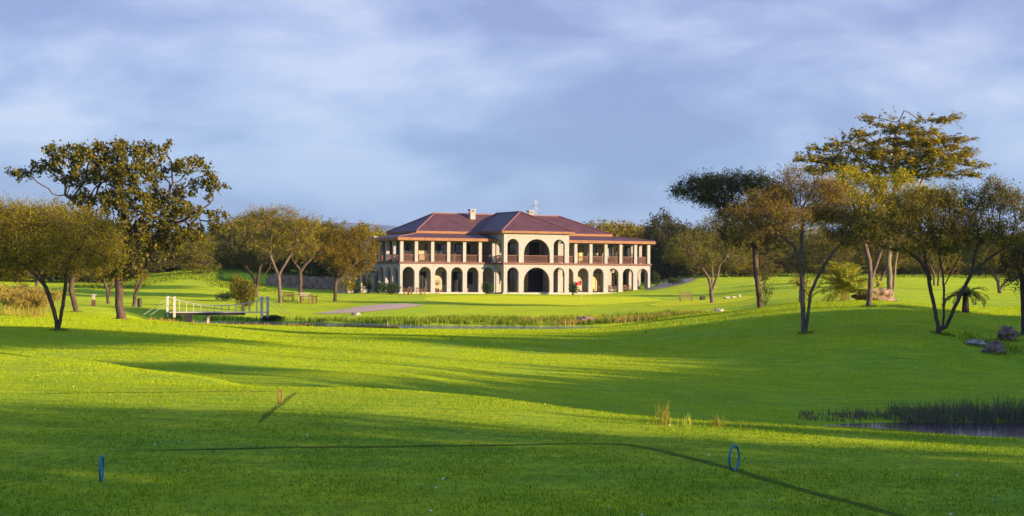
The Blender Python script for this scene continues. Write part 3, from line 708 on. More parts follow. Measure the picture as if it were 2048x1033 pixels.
TIER = tree('tiered_acacia_tree', 'tallest acacia on the right with pale trunk and flat tiered crown, behind the boulder', 'tree', 1781, 108,
     [[(1784, 605), (1780, 570), (1777, 530), (1780, 480), (1786, 430), (1790, 380), (1792, 330), (1790, 280), (1800, 240), (1808, 222)], [(1784, 600), (1788, 560), (1792, 520), (1800, 470), (1820, 410), (1845, 360), (1870, 320)], [(1786, 430), (1760, 390), (1720, 350), (1680, 325)], [(1790, 380), (1830, 345), (1880, 330)]],
     tiers, leaf='leaf_tier', bark='bark_pale', seed=36, natt=4200, leaves=34, lsize=0.16, aspect=0.5, rmax=0.2, twigs=4, twig_len=0.8, twig_up=0.1, horiz=0.75, jit=0.07, shell=0.1, D=0.35, dk=0.5, depth=0.9, trop=(0, 0, 0.02))
tree('acacia_tree', 'bright yellow-green lit acacia crown between the umbrella acacia and the tiered acacia', 'tree', 1738, 98,
     [[(1738, 600), (1742, 560), (1738, 520), (1725, 470), (1712, 420)], [(1742, 560), (1760, 510), (1775, 450)]],
     [(1660, 378, 30, 14), (1705, 362, 34, 16), (1755, 372, 30, 14), (1800, 366, 26, 14), (1835, 392, 34, 14), (1690, 400, 46, 20), (1755, 405, 46, 20), (1870, 405, 26, 12), (1790, 430, 50, 20), (1650, 430, 40, 18), (1720, 440, 50, 20)],
     leaf='leaf_lime', bark='bark_grey', seed=37, natt=1300, leaves=13, lsize=0.115, rmax=0.17, twigs=4, twig_len=0.7)
tree('acacia_tree', 'small dark acacia leaning left on the far fairway near the right edge', 'tree', 2000, 165,
     [[(2000, 581), (1996, 562), (1985, 545), (1975, 525)], [(2000, 578), (2015, 560), (2035, 555)]], [(1975, 515, 34, 20), (2010, 520, 34, 20), (1990, 495, 34, 16), (2040, 540, 24, 12)], leaf='leaf_acacia', seed=38, natt=400, leaves=14, lsize=0.15, rmax=0.2)
tree('acacia_tree', 'small shaded acacia directly behind the big boulder', 'tree', 1757, 175,
     [[(1757, 575), (1754, 555), (1745, 540)], [(1757, 570), (1765, 552), (1772, 535)]], [(1735, 520, 36, 18), (1775, 520, 34, 18), (1755, 500, 40, 16)], leaf='leaf_acacia', seed=39, natt=350, leaves=12, lsize=0.16, rmax=0.17)
tree('acacia_tree', 'pair of thin dark stems behind the spreading palm on the far fairway', 'tree', 1872, 185,
     [[(1868, 575), (1868, 550), (1860, 530)], [(1876, 573), (1877, 550), (1885, 530)]], [(1855, 515, 30, 18), (1890, 515, 32, 18)], leaf='leaf_acacia', seed=40, natt=300, leaves=12, lsize=0.17, rmax=0.12)

# --- background trees: three unique trees copied along the far edge
def proto(name, label, leaf, seed, w, h, trunkh, px=1024, Y=240, **kw):
    r = tree(name, label, 'tree', px, Y, [[(px, 580+0), (px+2, 580-trunkh*13), (px-2, 580-trunkh*16)], [(px+2, 580-trunkh*12), (px+14, 580-trunkh*17)]],
             [(px-w*.45, 580-h*.62, w*.4, h*.30), (px+w*.45, 580-h*.60, w*.4, h*.30), (px, 580-h*.75, w*.5, h*.27), (px-w*.2, 580-h*.5, w*.5, h*.28), (px+w*.2, 580-h*.45, w*.5, h*.25), (px+w*.1, 580-h*.3, w*.55, h*.2), (px-w*.25, 580-h*.16, w*.45, h*.16), (px+w*.3, 580-h*.14, w*.42, h*.15)],
             leaf=leaf, seed=seed, natt=520, leaves=18, lsize=0.26, rmax=0.2, twig_len=1.0, twigs=3, jit=0.2, **kw)
    return r
# prototypes are built on the ground at Y = 240, heights in px at 13.3 px per metre
pa = proto('background_tree', 'x', 'leaf_gold', 51, 70, 100, 1.6)
pb = proto('background_tree', 'x', 'leaf_acacia', 52, 84, 120, 1.8)
pc = proto('background_tree', 'x', 'leaf_dark', 53, 66, 105, 0.8)
protos = {'a': (pa, 8.3), 'b': (pb, 9.8), 'c': (pc, 8.7)}
used = {'a': False, 'b': False, 'c': False}
GL = 'trees of the thicket behind the left lawn'; GM = 'trees behind the rubble wall'; GB = 'trees behind the right wing of the clubhouse'; GR = 'trees along the far edge of the right fairway'
BGT = []
ORD = ['first', 'second', 'third', 'fourth', 'fifth', 'sixth', 'seventh', 'eighth', 'ninth', 'tenth', 'eleventh', 'twelfth', 'thirteenth', 'fourteenth', 'fifteenth', 'sixteenth', 'seventeenth', 'eighteenth', 'nineteenth', 'twentieth', 'twenty-first', 'twenty-second']
CNT = {}
def bgt(px, Y, top, kind, label, group, ws=1.0):
    """top = picture row its crown reaches"""
    p, h0 = protos[kind]
    o = p if not used[kind] else copy_tree(p); used[kind] = True
    g = G(px, Y); o.location = g
    zt = P(px, top, Y).z; s = (zt-g.z)/h0
    o.scale = (s*ws, s*ws, s); o.rotation_euler = (0, 0, random.random()*6.28)
    n_ = CNT.get(group, 0); CNT[group] = n_+1
    tag(o, label+', '+ORD[n_]+' from left', 'tree', group); BGT.append(o); return o
rr = random.Random(5)
for px, top, k in ((-60, 400, 'a'), (-20, 398, 'a'), (25, 402, 'a'), (70, 408, 'b'), (110, 404, 'c'), (150, 420, 'b'), (190, 430, 'c'), (240, 440, 'b'), (290, 445, 'c'), (330, 455, 'c'), (370, 450, 'c'), (400, 458, 'b')):
    bgt(px, 215+rr.random()*25, top, k, {'a': 'golden-green tree of the far left thicket', 'b': 'olive tree of the far left thicket', 'c': 'dark tree of the far left thicket'}[k], GL)
for px, top, k in ((-20, 470, 'b'), (30, 476, 'a'), (80, 472, 'b'), (125, 480, 'c'), (170, 474, 'b'), (215, 482, 'c'), (255, 478, 'b')):
    bgt(px, 212+rr.random()*8, top, k, {'a': 'low golden tree at the edge of the left lawn', 'b': 'low olive tree at the edge of the left lawn', 'c': 'low dark tree at the edge of the left lawn'}[k], 'low trees at the edge of the left lawn', 1.2)
for px, top, k in ((462, 462, 'b'), (488, 470, 'a'), (530, 465, 'b'), (575, 470, 'c'), (618, 462, 'b'), (652, 468, 'a'), (700, 472, 'b'), (728, 462, 'a')):
    bgt(px, 222+rr.random()*8, top, k, {'a': 'bushy golden tree right behind the rubble wall', 'b': 'bushy olive tree right behind the rubble wall', 'c': 'bushy dark tree right behind the rubble wall'}[k], 'bushy trees right behind the rubble wall', 1.3)
for px, top, k in ((285, 482, 'c'), (318, 478, 'c'), (352, 470, 'c'), (386, 476, 'c'), (418, 482, 'b'), (448, 478, 'b')):
    bgt(px, 226+rr.random()*8, top, k, {'b': 'low brownish tree behind the meadow', 'c': 'low dark tree behind the meadow'}[k], 'low trees behind the meadow', 1.35)
for px, top, k in ((430, 452, 'b'), (455, 440, 'b'), (480, 425, 'b'), (515, 418, 'a'), (550, 428, 'b'), (590, 430, 'b'), (625, 438, 'a'), (655, 450, 'b'), (690, 462, 'a'), (732, 438, 'a'), (760, 455, 'a')):
    bgt(px, 240+rr.random()*25, top, k, {'a': 'golden tree rising behind the rubble wall acacias', 'b': 'brownish tree behind the rubble wall acacias'}[k], GM)
for px, top, k in ((1165, 445, 'a'), (1195, 432, 'a'), (1232, 434, 'a'), (1268, 440, 'a'), (1300, 444, 'b'), (1330, 420, 'c'), (1352, 440, 'c'), (1385, 450, 'c'), (1310, 470, 'c')):
    bgt(px, (262 if px < 1310 else 235)+rr.random()*20, top, k, {'a': 'golden-green tree behind the clubhouse right wing', 'b': 'olive tree behind the clubhouse right end', 'c': 'dark bushy tree beyond the gravel road'}[k], GB)
for i, px in enumerate(range(1415, 2130, 34)):
    k = 'bcab'[i % 4]
    bgt(px, 225+rr.random()*45, 446+rr.random()*30, k, {'a': 'golden tree low on the skyline of the right fairway', 'b': 'olive tree low on the skyline of the right fairway', 'c': 'dark tree low on the skyline of the right fairway'}[k], GR, 1.25)

# --- trees beyond the right edge and behind the camera: their long shadows fall across the lawn
SH = 'trees beyond the right edge of the photograph'
def shade_tree(x, y, h, kind='c', ws=1.0):
    p, h0 = protos[kind]; o = copy_tree(p); s = h/h0
    o.location = (x, y, H(x, y)-0.05); o.scale = (s*ws, s*ws, s); o.rotation_euler = (0, 0, rr.random()*6.28)
    tag(o, 'shade tree standing beyond the right edge of the photograph', 'tree', SH)
SHADE = []
def uw(u, w): return (.454*u+.89*w, .89*u-.454*w)
def shade_row(us, w, reach, jit=1.0):
    """a row of trees just tall enough for their shadows to end near the given distance"""
    for k, u in enumerate(us):
        ww = w+jit*(rr.random()-.5)*3; x, y = uw(u, ww); q = uw(u, reach)
        h = (ww-reach)*math.tan(SUN_E)+H(*q)-H(x, y)
        SHADE.append((x, y, max(2.2, h*1.04)))
shade_row((2.5, 6.5, 10.5, 14), 18, -18)
shade_row((20, 23, 26, 29), 10, -9)
shade_row((33.5, 36, 38.5, 41, 43.5, 46, 48), 16, -25); shade_row((35, 38, 41, 44), 24, -18)
shade_row((50.5, 53, 55.5, 58, 60.5, 63, 65.5, 68), 15, -24.5); shade_row((52, 55.5, 59, 62.5, 66), 22, -19); shade_row((50, 53, 56.5, 60, 63.5, 67), 11, -13)
shade_row((71, 74, 77), 20, -46); shade_row((71, 73.5, 76, 79), 15, -28)
shade_row((81, 84, 87, 90, 92.5), 22, -42); shade_row((82, 86, 90), 30, -30); shade_row((83, 87, 91), 16, -22)
for x, y, h in SHADE: shade_tree(x, y, h, 'c', 1.15)
for u, w, h, ws in ((49, 21, 22.5, .6), (55.5, 27, 24, .4), (37, 30, 17, .6)):
    x, y = uw(u, w); o = copy_tree(TIER); o.location = (x, y, H(x, y)-.05); k = h/12.9; o.scale = (k*ws, k*ws, k); o.rotation_euler = (0, 0, rr.random()*6)
    tag(o, 'tall shade tree standing beyond the right edge of the photograph', 'tree', SH)

# ------------------------------------------------------------------ clubhouse
PSI = math.radians(26); BC, BS = math.cos(PSI), math.sin(PSI)
BX0, BY0 = -13.72, 196.0; BZ = -2.72
def bw(u, v, z=0.0): return Vector((BX0+u*BC-v*BS, BY0+u*BS+v*BC, BZ+z))
club = empty('clubhouse', (BX0, BY0, BZ), PSI)
tag(club, 'two-storey cream stone clubhouse with arched verandahs and dusky red hipped roof', 'building')
WID = 35.6; U1, U2 = 13.0, 22.2; VD = 4.2; PRJ = 2.3; SD = 13.5
T = 0.42
Z1 = 0.18; ZS = 3.72; ZU = 3.92; ZL = 6.5
mb = MB()
def arch_wall(mb, org, du, dn, length, z0, z1, opens, th, seg=12, jamb=True):
    """wall from org along du, thickness th against dn; opens = [(centre, half width, sill z, spring z)] with semicircular heads"""
    du = Vector(du); dn = Vector(dn)
    def pt(a, z, k): q = org+du*a+dn*(th*k); return (q.x, q.y, z)
    cur = 0.0
    for c, hw, sill, spr in sorted(opens):
        a0, a1 = c-hw, c+hw
        for k in (0, 1): mb.poly([pt(cur, z0, k), pt(a0, z0, k), pt(a0, z1, k), pt(cur, z1, k)])
        if sill > z0+1e-3:
            for k in (0, 1): mb.poly([pt(a0, z0, k), pt(a1, z0, k), pt(a1, sill, k), pt(a0, sill, k)])
            mb.poly([pt(a0, sill, 0), pt(a1, sill, 0), pt(a1, sill, 1), pt(a0, sill, 1)])
        prev = (a0, spr)
        for i in range(1, seg+1):
            an = PI-PI*i/seg; nx = (c+hw*math.cos(an), spr+hw*math.sin(an))
            for k in (0, 1): mb.poly([pt(prev[0], prev[1], k), pt(nx[0], nx[1], k), pt(nx[0], z1, k), pt(prev[0], z1, k)])
            mb.poly([pt(prev[0], prev[1], 0), pt(nx[0], nx[1], 0), pt(nx[0], nx[1], 1), pt(prev[0], prev[1], 1)])
            prev = nx
        for a in (a0, a1): mb.poly([pt(a, sill, 0), pt(a, spr, 0), pt(a, spr, 1), pt(a, sill, 1)])
        cur = a1
    for k in (0, 1): mb.poly([pt(cur, z0, k), pt(length, z0, k), pt(length, z1, k), pt(cur, z1, k)])
    mb.poly([pt(0, z0, 0), pt(0, z1, 0), pt(0, z1, 1), pt(0, z0, 1)])
    mb.poly([pt(length, z0, 0), pt(length, z1, 0), pt(length, z1, 1), pt(length, z0, 1)])
    mb.poly([pt(0, z1, 0), pt(length, z1, 0), pt(length, z1, 1), pt(0, z1, 1)])
NB = 6; bay = U1/NB; bayr = (WID-U2)/NB
HWO = 0.80; SPR = 3.32-HWO
# ground-floor arcades
arch_wall(mb, Vector((0, 0, 0)), (1, 0, 0), (0, 1, 0), U1, Z1, ZS, [(bay*(i+.5)+0.06, HWO, Z1, SPR) for i in range(NB)], T)
mb.build('arcade_wall', M['stone'], club); mb = MB()
arch_wall(mb, Vector((U2, 0, 0)), (1, 0, 0), (0, 1, 0), WID-U2, Z1, ZS, [(bayr*(i+.5)-0.03, HWO, Z1, SPR) for i in range(NB)], T)
NSB = 4; sb = 9.6/NSB
mb.build('arcade_wall', M['stone'], club); mb = MB()
arch_wall(mb, Vector((0, T+.002, 0)), (0, 1, 0), (1, 0, 0), 9.6, Z1, ZS, [(sb*(i+.5), 0.86, Z1, 3.32-.86) for i in range(NSB)], T)
mb.build('side_arcade_wall', M['stone'], club); mb = MB()
arch_wall(mb, Vector((WID-T, T+.002, 0)), (0, 1, 0), (1, 0, 0), 9.6, Z1, ZS, [(sb*(i+.5), 0.86, Z1, 3.32-.86) for i in range(NSB)], T)
mb.build('side_arcade_wall', M['stone'], club)
# projecting centre block, both storeys
mb = MB(); BWd = U2-U1; BT = 7.72
for z0, z1, top, sill in ((Z1, ZS, 3.35, Z1), (ZU, BT, 6.92, ZU)):
    arch_wall(mb, Vector((U1, -PRJ, 0)), (1, 0, 0), (0, 1, 0), BWd, z0, z1,
              [(1.28, .80, sill, top-.80), (BWd*.5+.02, 1.83, sill, top-1.83), (BWd-1.42, .80, sill, top-.80)], T, seg=20)
    arch_wall(mb, Vector((U1, -PRJ+T+.002, 0)), (0, 1, 0), (1, 0, 0), PRJ+VD-T-.01, z0, z1, [(1.05, .72, sill, top-.72)], T)
    arch_wall(mb, Vector((U2-T, -PRJ+T+.002, 0)), (0, 1, 0), (1, 0, 0), PRJ+VD-T-.01, z0, z1, [(1.05, .72, sill, top-.72)], T)
mb.build('centre_block_wall', M['stone'], club)
# floor slabs, plinth, band
mb = MB()
mb.box(-.25, WID+.25, -.30, SD, -0.6, Z1-.003); mb.box(U1-.25, U2+.25, -PRJ-.3, -.303, -0.6, Z1-.003)
mb.build('plinth', M['rockpale'], club)
mb = MB()
mb.box(0.02, WID-.02, .02, SD, ZS+.002, ZU-.002); mb.box(U1+.02, U2-.02, -PRJ+.02, .018, ZS+.002, ZU-.002)
mb.build('floor_slab', M['plaster'], club)
mb = MB(); b0, b1 = ZS-.02, ZU+.02
mb.box(-.14, U1-.142, -.14, -.003, b0, b1); mb.box(U2+.142, WID+.14, -.14, -.003, b0, b1)
mb.box(U1-.14, U2+.14, -PRJ-.14, -PRJ-.003, b0, b1)
mb.box(U1-.14, U1-.003, -PRJ-.0, -.001, b0, b1); mb.box(U2+.003, U2+.14, -PRJ, -.001, b0, b1)
mb.box(-.14, -.003, 0, 9.6, b0, b1); mb.box(WID+.003, WID+.14, 0, 9.6, b0, b1)
mb.build('cornice_band', M['band'], club)
# upper columns
cw = .21
def column(u, v, z0=ZU, z1=ZL, hw=cw, name='column'):
    m = MB(); m.box(u-hw, u+hw, v-hw, v+hw, z0+.002, z1-.002); m.build(name, M['stone'], club)
colsL = [cw+0.02]+[bay*i for i in range(1, NB)]+[U1-.30]; colsR = [U2+.30]+[U2+bayr*i for i in range(1, NB)]+[WID-cw-.02]
for u in colsL+colsR: column(u, cw)
for k in range(1, NSB+1):
    column(cw, sb*k, hw=cw); column(WID-cw, sb*k, hw=cw)
# capitals band above columns (beam)
mb = MB()
mb.box(0, U1-.01, .02, T-.02, ZL, ZL+.28); mb.box(.02, T, T, 9.8, ZL, ZL+.28); mb.build('lintel_beam', M['fascia'], club); mb = MB()
mb.box(U2+.01, WID, .02, T-.02, ZL, ZL+.28); mb.box(WID-T, WID-.02, T, 9.8, ZL, ZL+.28)
mb.build('lintel_beam', M['fascia'], club)
# back walls (plastered) with openings closed by doors and windows
mb = MB()
mb.box(VD, U1+T+.01, VD, VD+.3, Z1, ZS-.002); mb.box(U2-T-.01, WID-VD, VD, VD+.3, Z1, ZS-.002)
mb.box(VD, WID-VD, VD+.002, VD+.302, ZU, 7.75)
mb.box(U1+T+.02, U2-T-.02, VD-.01, VD+.29, Z1, ZS-.002)
mb.box(VD, VD+.3, VD+.304, SD, Z1, 7.75); mb.box(WID-VD-.3, WID-VD, VD+.304, SD, Z1, 7.75)
mb.box(VD+.31, WID-VD-.31, SD-.3, SD, Z1, 7.75)
mb.build('inner_wall', M['plaster'], club)
# side rooms behind the side verandahs
for a_, b_ in ((.3, VD-.01), (WID-VD+.01, WID-.3)):
    mb = MB(); mb.box(a_, b_, 9.65, SD, Z1, 7.2); mb.build('rear_wing_wall', M['stone'], club)
# verandah ceiling, upper
mb = MB(); mb.box(T+.01, U1-.02, T+.01, VD-.01, ZL+.15, ZL+.2); mb.box(U2+.02, WID-T-.01, T+.01, VD-.01, ZL+.15, ZL+.2)
mb.box(U1+T+.02, U2-T-.02, -PRJ+T+.02, VD-.01, 7.2, 7.25)
mb.build('verandah_ceiling', M['ceil'], club)

def solve_uv(px, v):
    lo, hi = -5, 45
    for _ in range(50):
        mid = (lo+hi)/2; w = bw(mid, v)
        if w.x/w.y < (px-HX)/FPX: lo = mid
        else: hi = mid
    return lo
def opening(u, w, z0, z1, v, name='window', mull=2, trans=2, glass='glass', side=None):
    """framed opening standing just proud of the wall at v (facing -v) or on a side wall"""
    f = MB(); d = .06
    def bx(a0, a1, c0, c1, e0, e1):
        if side is None: f.box(a0, a1, v-e1, v-e0, c0, c1)
        else: f.box(side-e1, side-e0, a0, a1, c0, c1)
    fr = .09
    bx(u-w/2, u-w/2+fr, z0, z1, .003, d); bx(u+w/2-fr, u+w/2, z0, z1, .003, d)
    bx(u-w/2+fr, u+w/2-fr, z1-fr, z1, .003, d); bx(u-w/2+fr, u+w/2-fr, z0, z0+fr, .003, d)
    for i in range(1, mull): a = u-w/2+w*i/mull; bx(a-.03, a+.03, z0+fr, z1-fr, .006, d-.01)
    for i in range(1, trans+1):
        z = z0+(z1-z0)*i/(trans+1); bx(u-w/2+fr, u+w/2-fr, z-.02, z+.02, .008, d-.014)
    o = f.build(name, M['dark'], club)
    g = MB()
    if side is None: g.box(u-w/2+.05, u+w/2-.05, v-.025, v-.004, z0+.05, z1-.05)
    else: g.box(side-.025, side-.004, u-w/2+.05, u+w/2-.05, z0+.05, z1-.05)
    g.build('pane', M[glass], o)
    return o
gz0, gz1 = Z1+.01, Z1+2.55
def op_px(p0, p1, z0, z1, v, name, mull, trans, glass='glass'):
    ua, ub = solve_uv(p0, v), solve_uv(p1, v); opening((ua+ub)/2, ub-ua, z0, z1, v, name, mull, trans, glass)
# ground floor: dark doors and small-paned windows behind the arches
for p0, p1, nm, mu, tr in ((838, 852, 'door', 2, 0), (885, 894, 'window', 2, 3), (905, 924, 'door', 2, 0), (934, 945, 'window', 2, 3), (967, 980, 'door', 2, 3), (994, 1000, 'window', 1, 3)):
    op_px(p0, p1, Z1+.95 if nm == 'window' else gz0, gz1, VD, nm, mu, tr)
op_px(1015, 1036, gz0, gz1+.35, VD-.012, 'door', 2, 0); op_px(1046.5, 1057, gz0, gz1+.2, VD-.012, 'window', 2, 4, 'curtain_and_sunlight'); op_px(1057.3, 1087.5, gz0, gz1+.35, VD-.012, 'door', 4, 0)  # yellow window left of the wide door: reflected sunlight painted as pane colour
op_px(1088, 1097, gz0, gz1+.2, VD-.012, 'window', 2, 4, 'curtain_and_sunlight'); op_px(1108, 1118, gz0, gz1, VD-.012, 'window', 2, 4, 'curtain_and_sunlight')  # first window: reflected sunlight painted as pane colour
op_px(1184, 1206, gz0, gz1+.1, VD, 'door', 3, 0, 'curtain_and_sunlight'); op_px(1223, 1231, Z1+.8, gz1, VD, 'window', 1, 3, 'curtain_and_sunlight'); op_px(1243, 1251, Z1+.8, gz1, VD, 'window', 1, 3)
# upper floor
uz0, uz1 = ZU+.01, ZU+2.35; vu = VD+.002
for p0, p1, gl in ((808, 822, 'glass'), (849, 853, 'glass'), (869, 893, 'glass'), (909, 926, 'glass'), (934, 940, 'glass'), (968, 988, 'glass')):
    op_px(p0, p1, uz0, uz1, vu, 'door', 1 if p1-p0 < 8 else 2, 3, gl)
op_px(1015, 1036, uz0, uz1+.25, vu, 'door', 2, 0); op_px(1058, 1078, uz0, uz1+.35, vu, 'door', 4, 3); op_px(1084, 1099, uz0, uz1, vu, 'door', 2, 0); op_px(1112, 1120, uz0+.3, uz1, vu, 'window', 2, 3, 'curtain_and_sunlight')
for p0, p1, gl in ((1150, 1154, 'glass'), (1156, 1166, 'curtain_and_sunlight'), (1184, 1192, 'glass'), (1192.5, 1204, 'curtain_and_sunlight'), (1217, 1225, 'glass'), (1226, 1233, 'curtain_and_sunlight'), (1241, 1249, 'curtain_and_sunlight'), (1250, 1262, 'glass')):  # first yellow pane paints curtains and the sunlit room seen through
    op_px(p0, p1, uz0, uz1, vu, 'door', 1 if p1-p0 < 11 else 2, 2, gl)
# railings: one part per bay
def railing(a, b, fixed, axis='u', z=ZU):
    m = MB(); L_ = b-a; n = max(4, int(L_/.135))
    def bx(p0, p1, c0, c1, q): 
        if axis == 'u': m.box(p0, p1, fixed-q, fixed+q, c0, c1)
        else: m.box(fixed-q, fixed+q, p0, p1, c0, c1)
    bx(a, b, z+.86, z+.95, .05); bx(a, b, z+.08, z+.15, .03)
    for i in range(n): p = a+(i+.5)*L_/n; bx(p-.024, p+.024, z+.151, z+.859, .022)
    m.build('railing', M['rail'], club)
for cs in (colsL, colsR):
    for a, b in zip(cs[:-1], cs[1:]): railing(a+cw+.003, b-cw-.003, cw)
for k in range(NSB):
    y0 = (T if k == 0 else sb*k+cw)+.004; y1 = sb*(k+1)-cw-.003
    railing(y0, y1, cw, 'v'); railing(y0, y1, WID-cw, 'v')
for c, hw in ((1.28, .80), (BWd*.5+.02, 1.83), (BWd-1.42, .80)): railing(U1+c-hw+.004, U1+c+hw-.004, -PRJ+T*.5)
railing(-PRJ+T+.35, -PRJ+T+1.75, U1+T*.5, 'v'); railing(-PRJ+T+.35, -PRJ+T+1.75, U2-T*.5, 'v')

# roofs
def slab(mb, pts, th=.10):
    pts = [Vector(p) for p in pts]
    lo = [p-Vector((0, 0, th)) for p in pts]; n = len(pts)
    mb.poly(pts); mb.poly(lo[::-1])
    for i in range(n): j = (i+1) % n; mb.poly([pts[i], lo[i], lo[j], pts[j]])
E1 = 0.45; ze, zi = 6.92, 7.62
def lean(u0, u1, left, right, name='verandah_roof'):
    m = MB()
    a = u0-(E1 if left else 0); b = u1+(E1 if right else 0)
    ai = u0+(VD if left else 0); bi = u1-(VD if right else 0)
    slab(m, [(a, -E1, ze), (b, -E1, ze), (bi, VD, zi), (ai, VD, zi)])
    if left: slab(m, [(a, -E1, ze), (ai, VD, zi), (ai, 10.6, zi), (a, 10.6, ze)])
    if right: slab(m, [(b, -E1, ze), (b, 10.6, ze), (bi, 10.6, zi), (bi, VD, zi)])
    r = m.build(name, M['roof'], club)
    f = MB(); z0, z1 = ze-.36, ze-.02
    f.box(a, b, -E1-.05, -E1+.0, z0, z1)
    if left: f.box(a-.05, a-.0, -E1-.05, 10.6, z0, z1)
    if right: f.box(b, b+.05, -E1-.05, 10.6, z0, z1)
    f.build('fascia', M['fascia'], r)
    h = MB()
    if left: h.tube([(a, -E1, ze+.03), (ai, VD, zi+.03)], .09, 5)
    if right: h.tube([(b, -E1, ze+.03), (bi, VD, zi+.03)], .09, 5)
    if left or right: h.build('hip_cap', M['cap'], r)
lean(0, U1-.02, True, False); lean(U2+.02, WID, False, True)
# main hipped roof
EM = .5; a, b = VD-EM, WID-VD+EM; f_, k_ = VD-EM, SD+EM; zm = 7.86; zr = 10.3; vr = (f_+k_)/2
m = MB(); r0, r1 = a+4.6, b-5.4
slab(m, [(a, f_, zm), (b, f_, zm), (r1, vr, zr), (r0, vr, zr)]); slab(m, [(b, k_, zm), (a, k_, zm), (r0, vr, zr), (r1, vr, zr)])
slab(m, [(a, k_, zm), (a, f_, zm), (r0, vr, zr)]); slab(m, [(b, f_, zm), (b, k_, zm), (r1, vr, zr)])
roof = m.build('main_roof', M['roof'], club)
m = MB(); m.box(a, b, f_-.05, f_, zm-.30, zm-.02); m.box(a-.05, a, f_-.05, k_, zm-.30, zm-.02); m.box(b, b+.05, f_-.05, k_, zm-.30, zm-.02)
m.build('fascia', M['fascia'], roof)
m = MB(); m.box(a+.02, b-.02, f_+.02, k_-.02, zm-.32, zm-.27); m.build('soffit', M['ceil'], roof)
m = MB()
for p, q in (((a, f_, zm), (r0, vr, zr)), ((b, f_, zm), (r1, vr, zr)), ((a, k_, zm), (r0, vr, zr)), ((r0, vr, zr), (r1, vr, zr))):
    m.tube([Vector(p)+Vector((0, 0, .03)), Vector(q)+Vector((0, 0, .03))], .09, 5)
m.build('hip_cap', M['cap'], roof)
# centre block hipped roof running back into the main ridge
ca, cb = U1-EM, U2+EM; cf = -PRJ-EM; zc = 7.90; zrc = zc+ (BWd+2*EM)/2*(zr-zm)/(vr-f_) ; uc = (ca+cb)/2; vb = vr+1.0
vh = cf+(BWd+2*EM)/2*1.05; zrc = 10.5
m = MB()
slab(m, [(ca, cf, zc), (cb, cf, zc), (uc, vh, zrc)]); slab(m, [(ca, vb, zc), (ca, cf, zc), (uc, vh, zrc), (uc, vb, zrc)]); slab(m, [(cb, cf, zc), (cb, vb, zc), (uc, vb, zrc), (uc, vh, zrc)])
r2 = m.build('centre_roof', M['roof'], club)
m = MB(); m.box(ca, cb, cf-.05, cf, zc-.28, zc-.02); m.box(ca-.05, ca, cf-.05, f_, zc-.28, zc-.02); m.box(cb, cb+.05, cf-.05, f_, zc-.28, zc-.02)
m.build('fascia', M['fascia'], r2)
m = MB(); m.box(ca+.02, cb-.02, cf+.02, f_-.06, zc-.30, zc-.25); m.build('soffit', M['ceil'], r2)
m = MB()
for p, q in (((ca, cf, zc), (uc, vh, zrc)), ((cb, cf, zc), (uc, vh, zrc)), ((uc, vh, zrc), (uc, vb, zrc))): m.tube([Vector(p)+Vector((0, 0, .03)), Vector(q)+Vector((0, 0, .03))], .10, 5)
m.build('hip_cap', M['cap'], r2)
def chimney(u, v, z0, z1, w=.42):
    m = MB(); m.box(u-w, u+w, v-w, v+w, z0, z1-.42); 
    for sx in (-1, 1):
        for sy in (-1, 1): m.box(u+sx*w-(.16 if sx > 0 else 0), u+sx*w+(.16 if sx < 0 else 0), v+sy*w-(.16 if sy > 0 else 0), v+sy*w+(.16 if sy < 0 else 0), z1-.421, z1-.14)
    m.box(u-w-.06, u+w+.06, v-w-.06, v+w+.06, z1-.14, z1)
    return m.build('chimney', M['stone'], roof)
chimney(solve_uv(943, vr-1.2), vr-1.2, 8.6, 10.9, .36); chimney(solve_uv(1060, vr+.6), vr+.6, 9.2, 11.0, .34)

# ------------------------------------------------------------------ small furniture builders
def chair_mb(m, x, y, z, r, back=.95):
    Mx = Matrix.Translation((x, y, z)) @ Matrix.Rotation(r, 4, 'Z')
    return Mx
def make_chair(name, label, group, loc, rz, mat='wood', s=1.0, arms=True):
    root = empty(name, loc, rz); root.scale = (s, s, s); tag(root, label, 'chair', group)
    m = MB(); m.box(-.25, .25, -.25, .25, .42, .46); m.build('seat', M[mat], root)
    m = MB(); m.box(-.25, -.21, .21, .25, .465, .95); m.box(.21, .25, .21, .25, .465, .95)
    m.box(-.209, .209, .215, .245, .85, .95)
    for i in range(5): m.box(-.17+i*.08, -.14+i*.08, .22, .24, .465, .849)
    m.build('backrest', M[mat], root)
    if arms:
        for sx in (-1, 1):
            m = MB(); m.box(sx*.23-.03, sx*.23+.03, -.25, .205, .64, .67); m.box(sx*.23-.02, sx*.23+.02, -.24, -.2, .465, .639); m.build('armrest', M[mat], root)
    for sx in (-1, 1):
        for sy in (-1, 1):
            m = MB(); m.box(sx*.22-.022, sx*.22+.022, sy*.22-.022, sy*.22+.022, 0, .418); m.build('leg', M[mat], root)
    return root
def make_table(name, label, group, loc, rz, w=1.5, d=.85, mat='wood', h=.74):
    root = empty(name, loc, rz); tag(root, label, 'table', group)
    m = MB(); n = 6
    for i in range(n): m.box(-w/2, w/2, -d/2+i*d/n+.01, -d/2+(i+1)*d/n-.01, h-.04, h)
    m.box(-w/2+.1, -w/2+.16, -d/2+.02, d/2-.02, h-.09, h-.042); m.box(w/2-.16, w/2-.1, -d/2+.02, d/2-.02, h-.09, h-.042)
    m.build('table_top', M[mat], root)
    for sx in (-1, 1):
        for sy in (-1, 1):
            m = MB(); m.box(sx*(w/2-.13)-.035, sx*(w/2-.13)+.035, sy*(d/2-.1)-.035, sy*(d/2-.1)+.035, 0, h-.091); m.build('leg', M[mat], root)
    return root
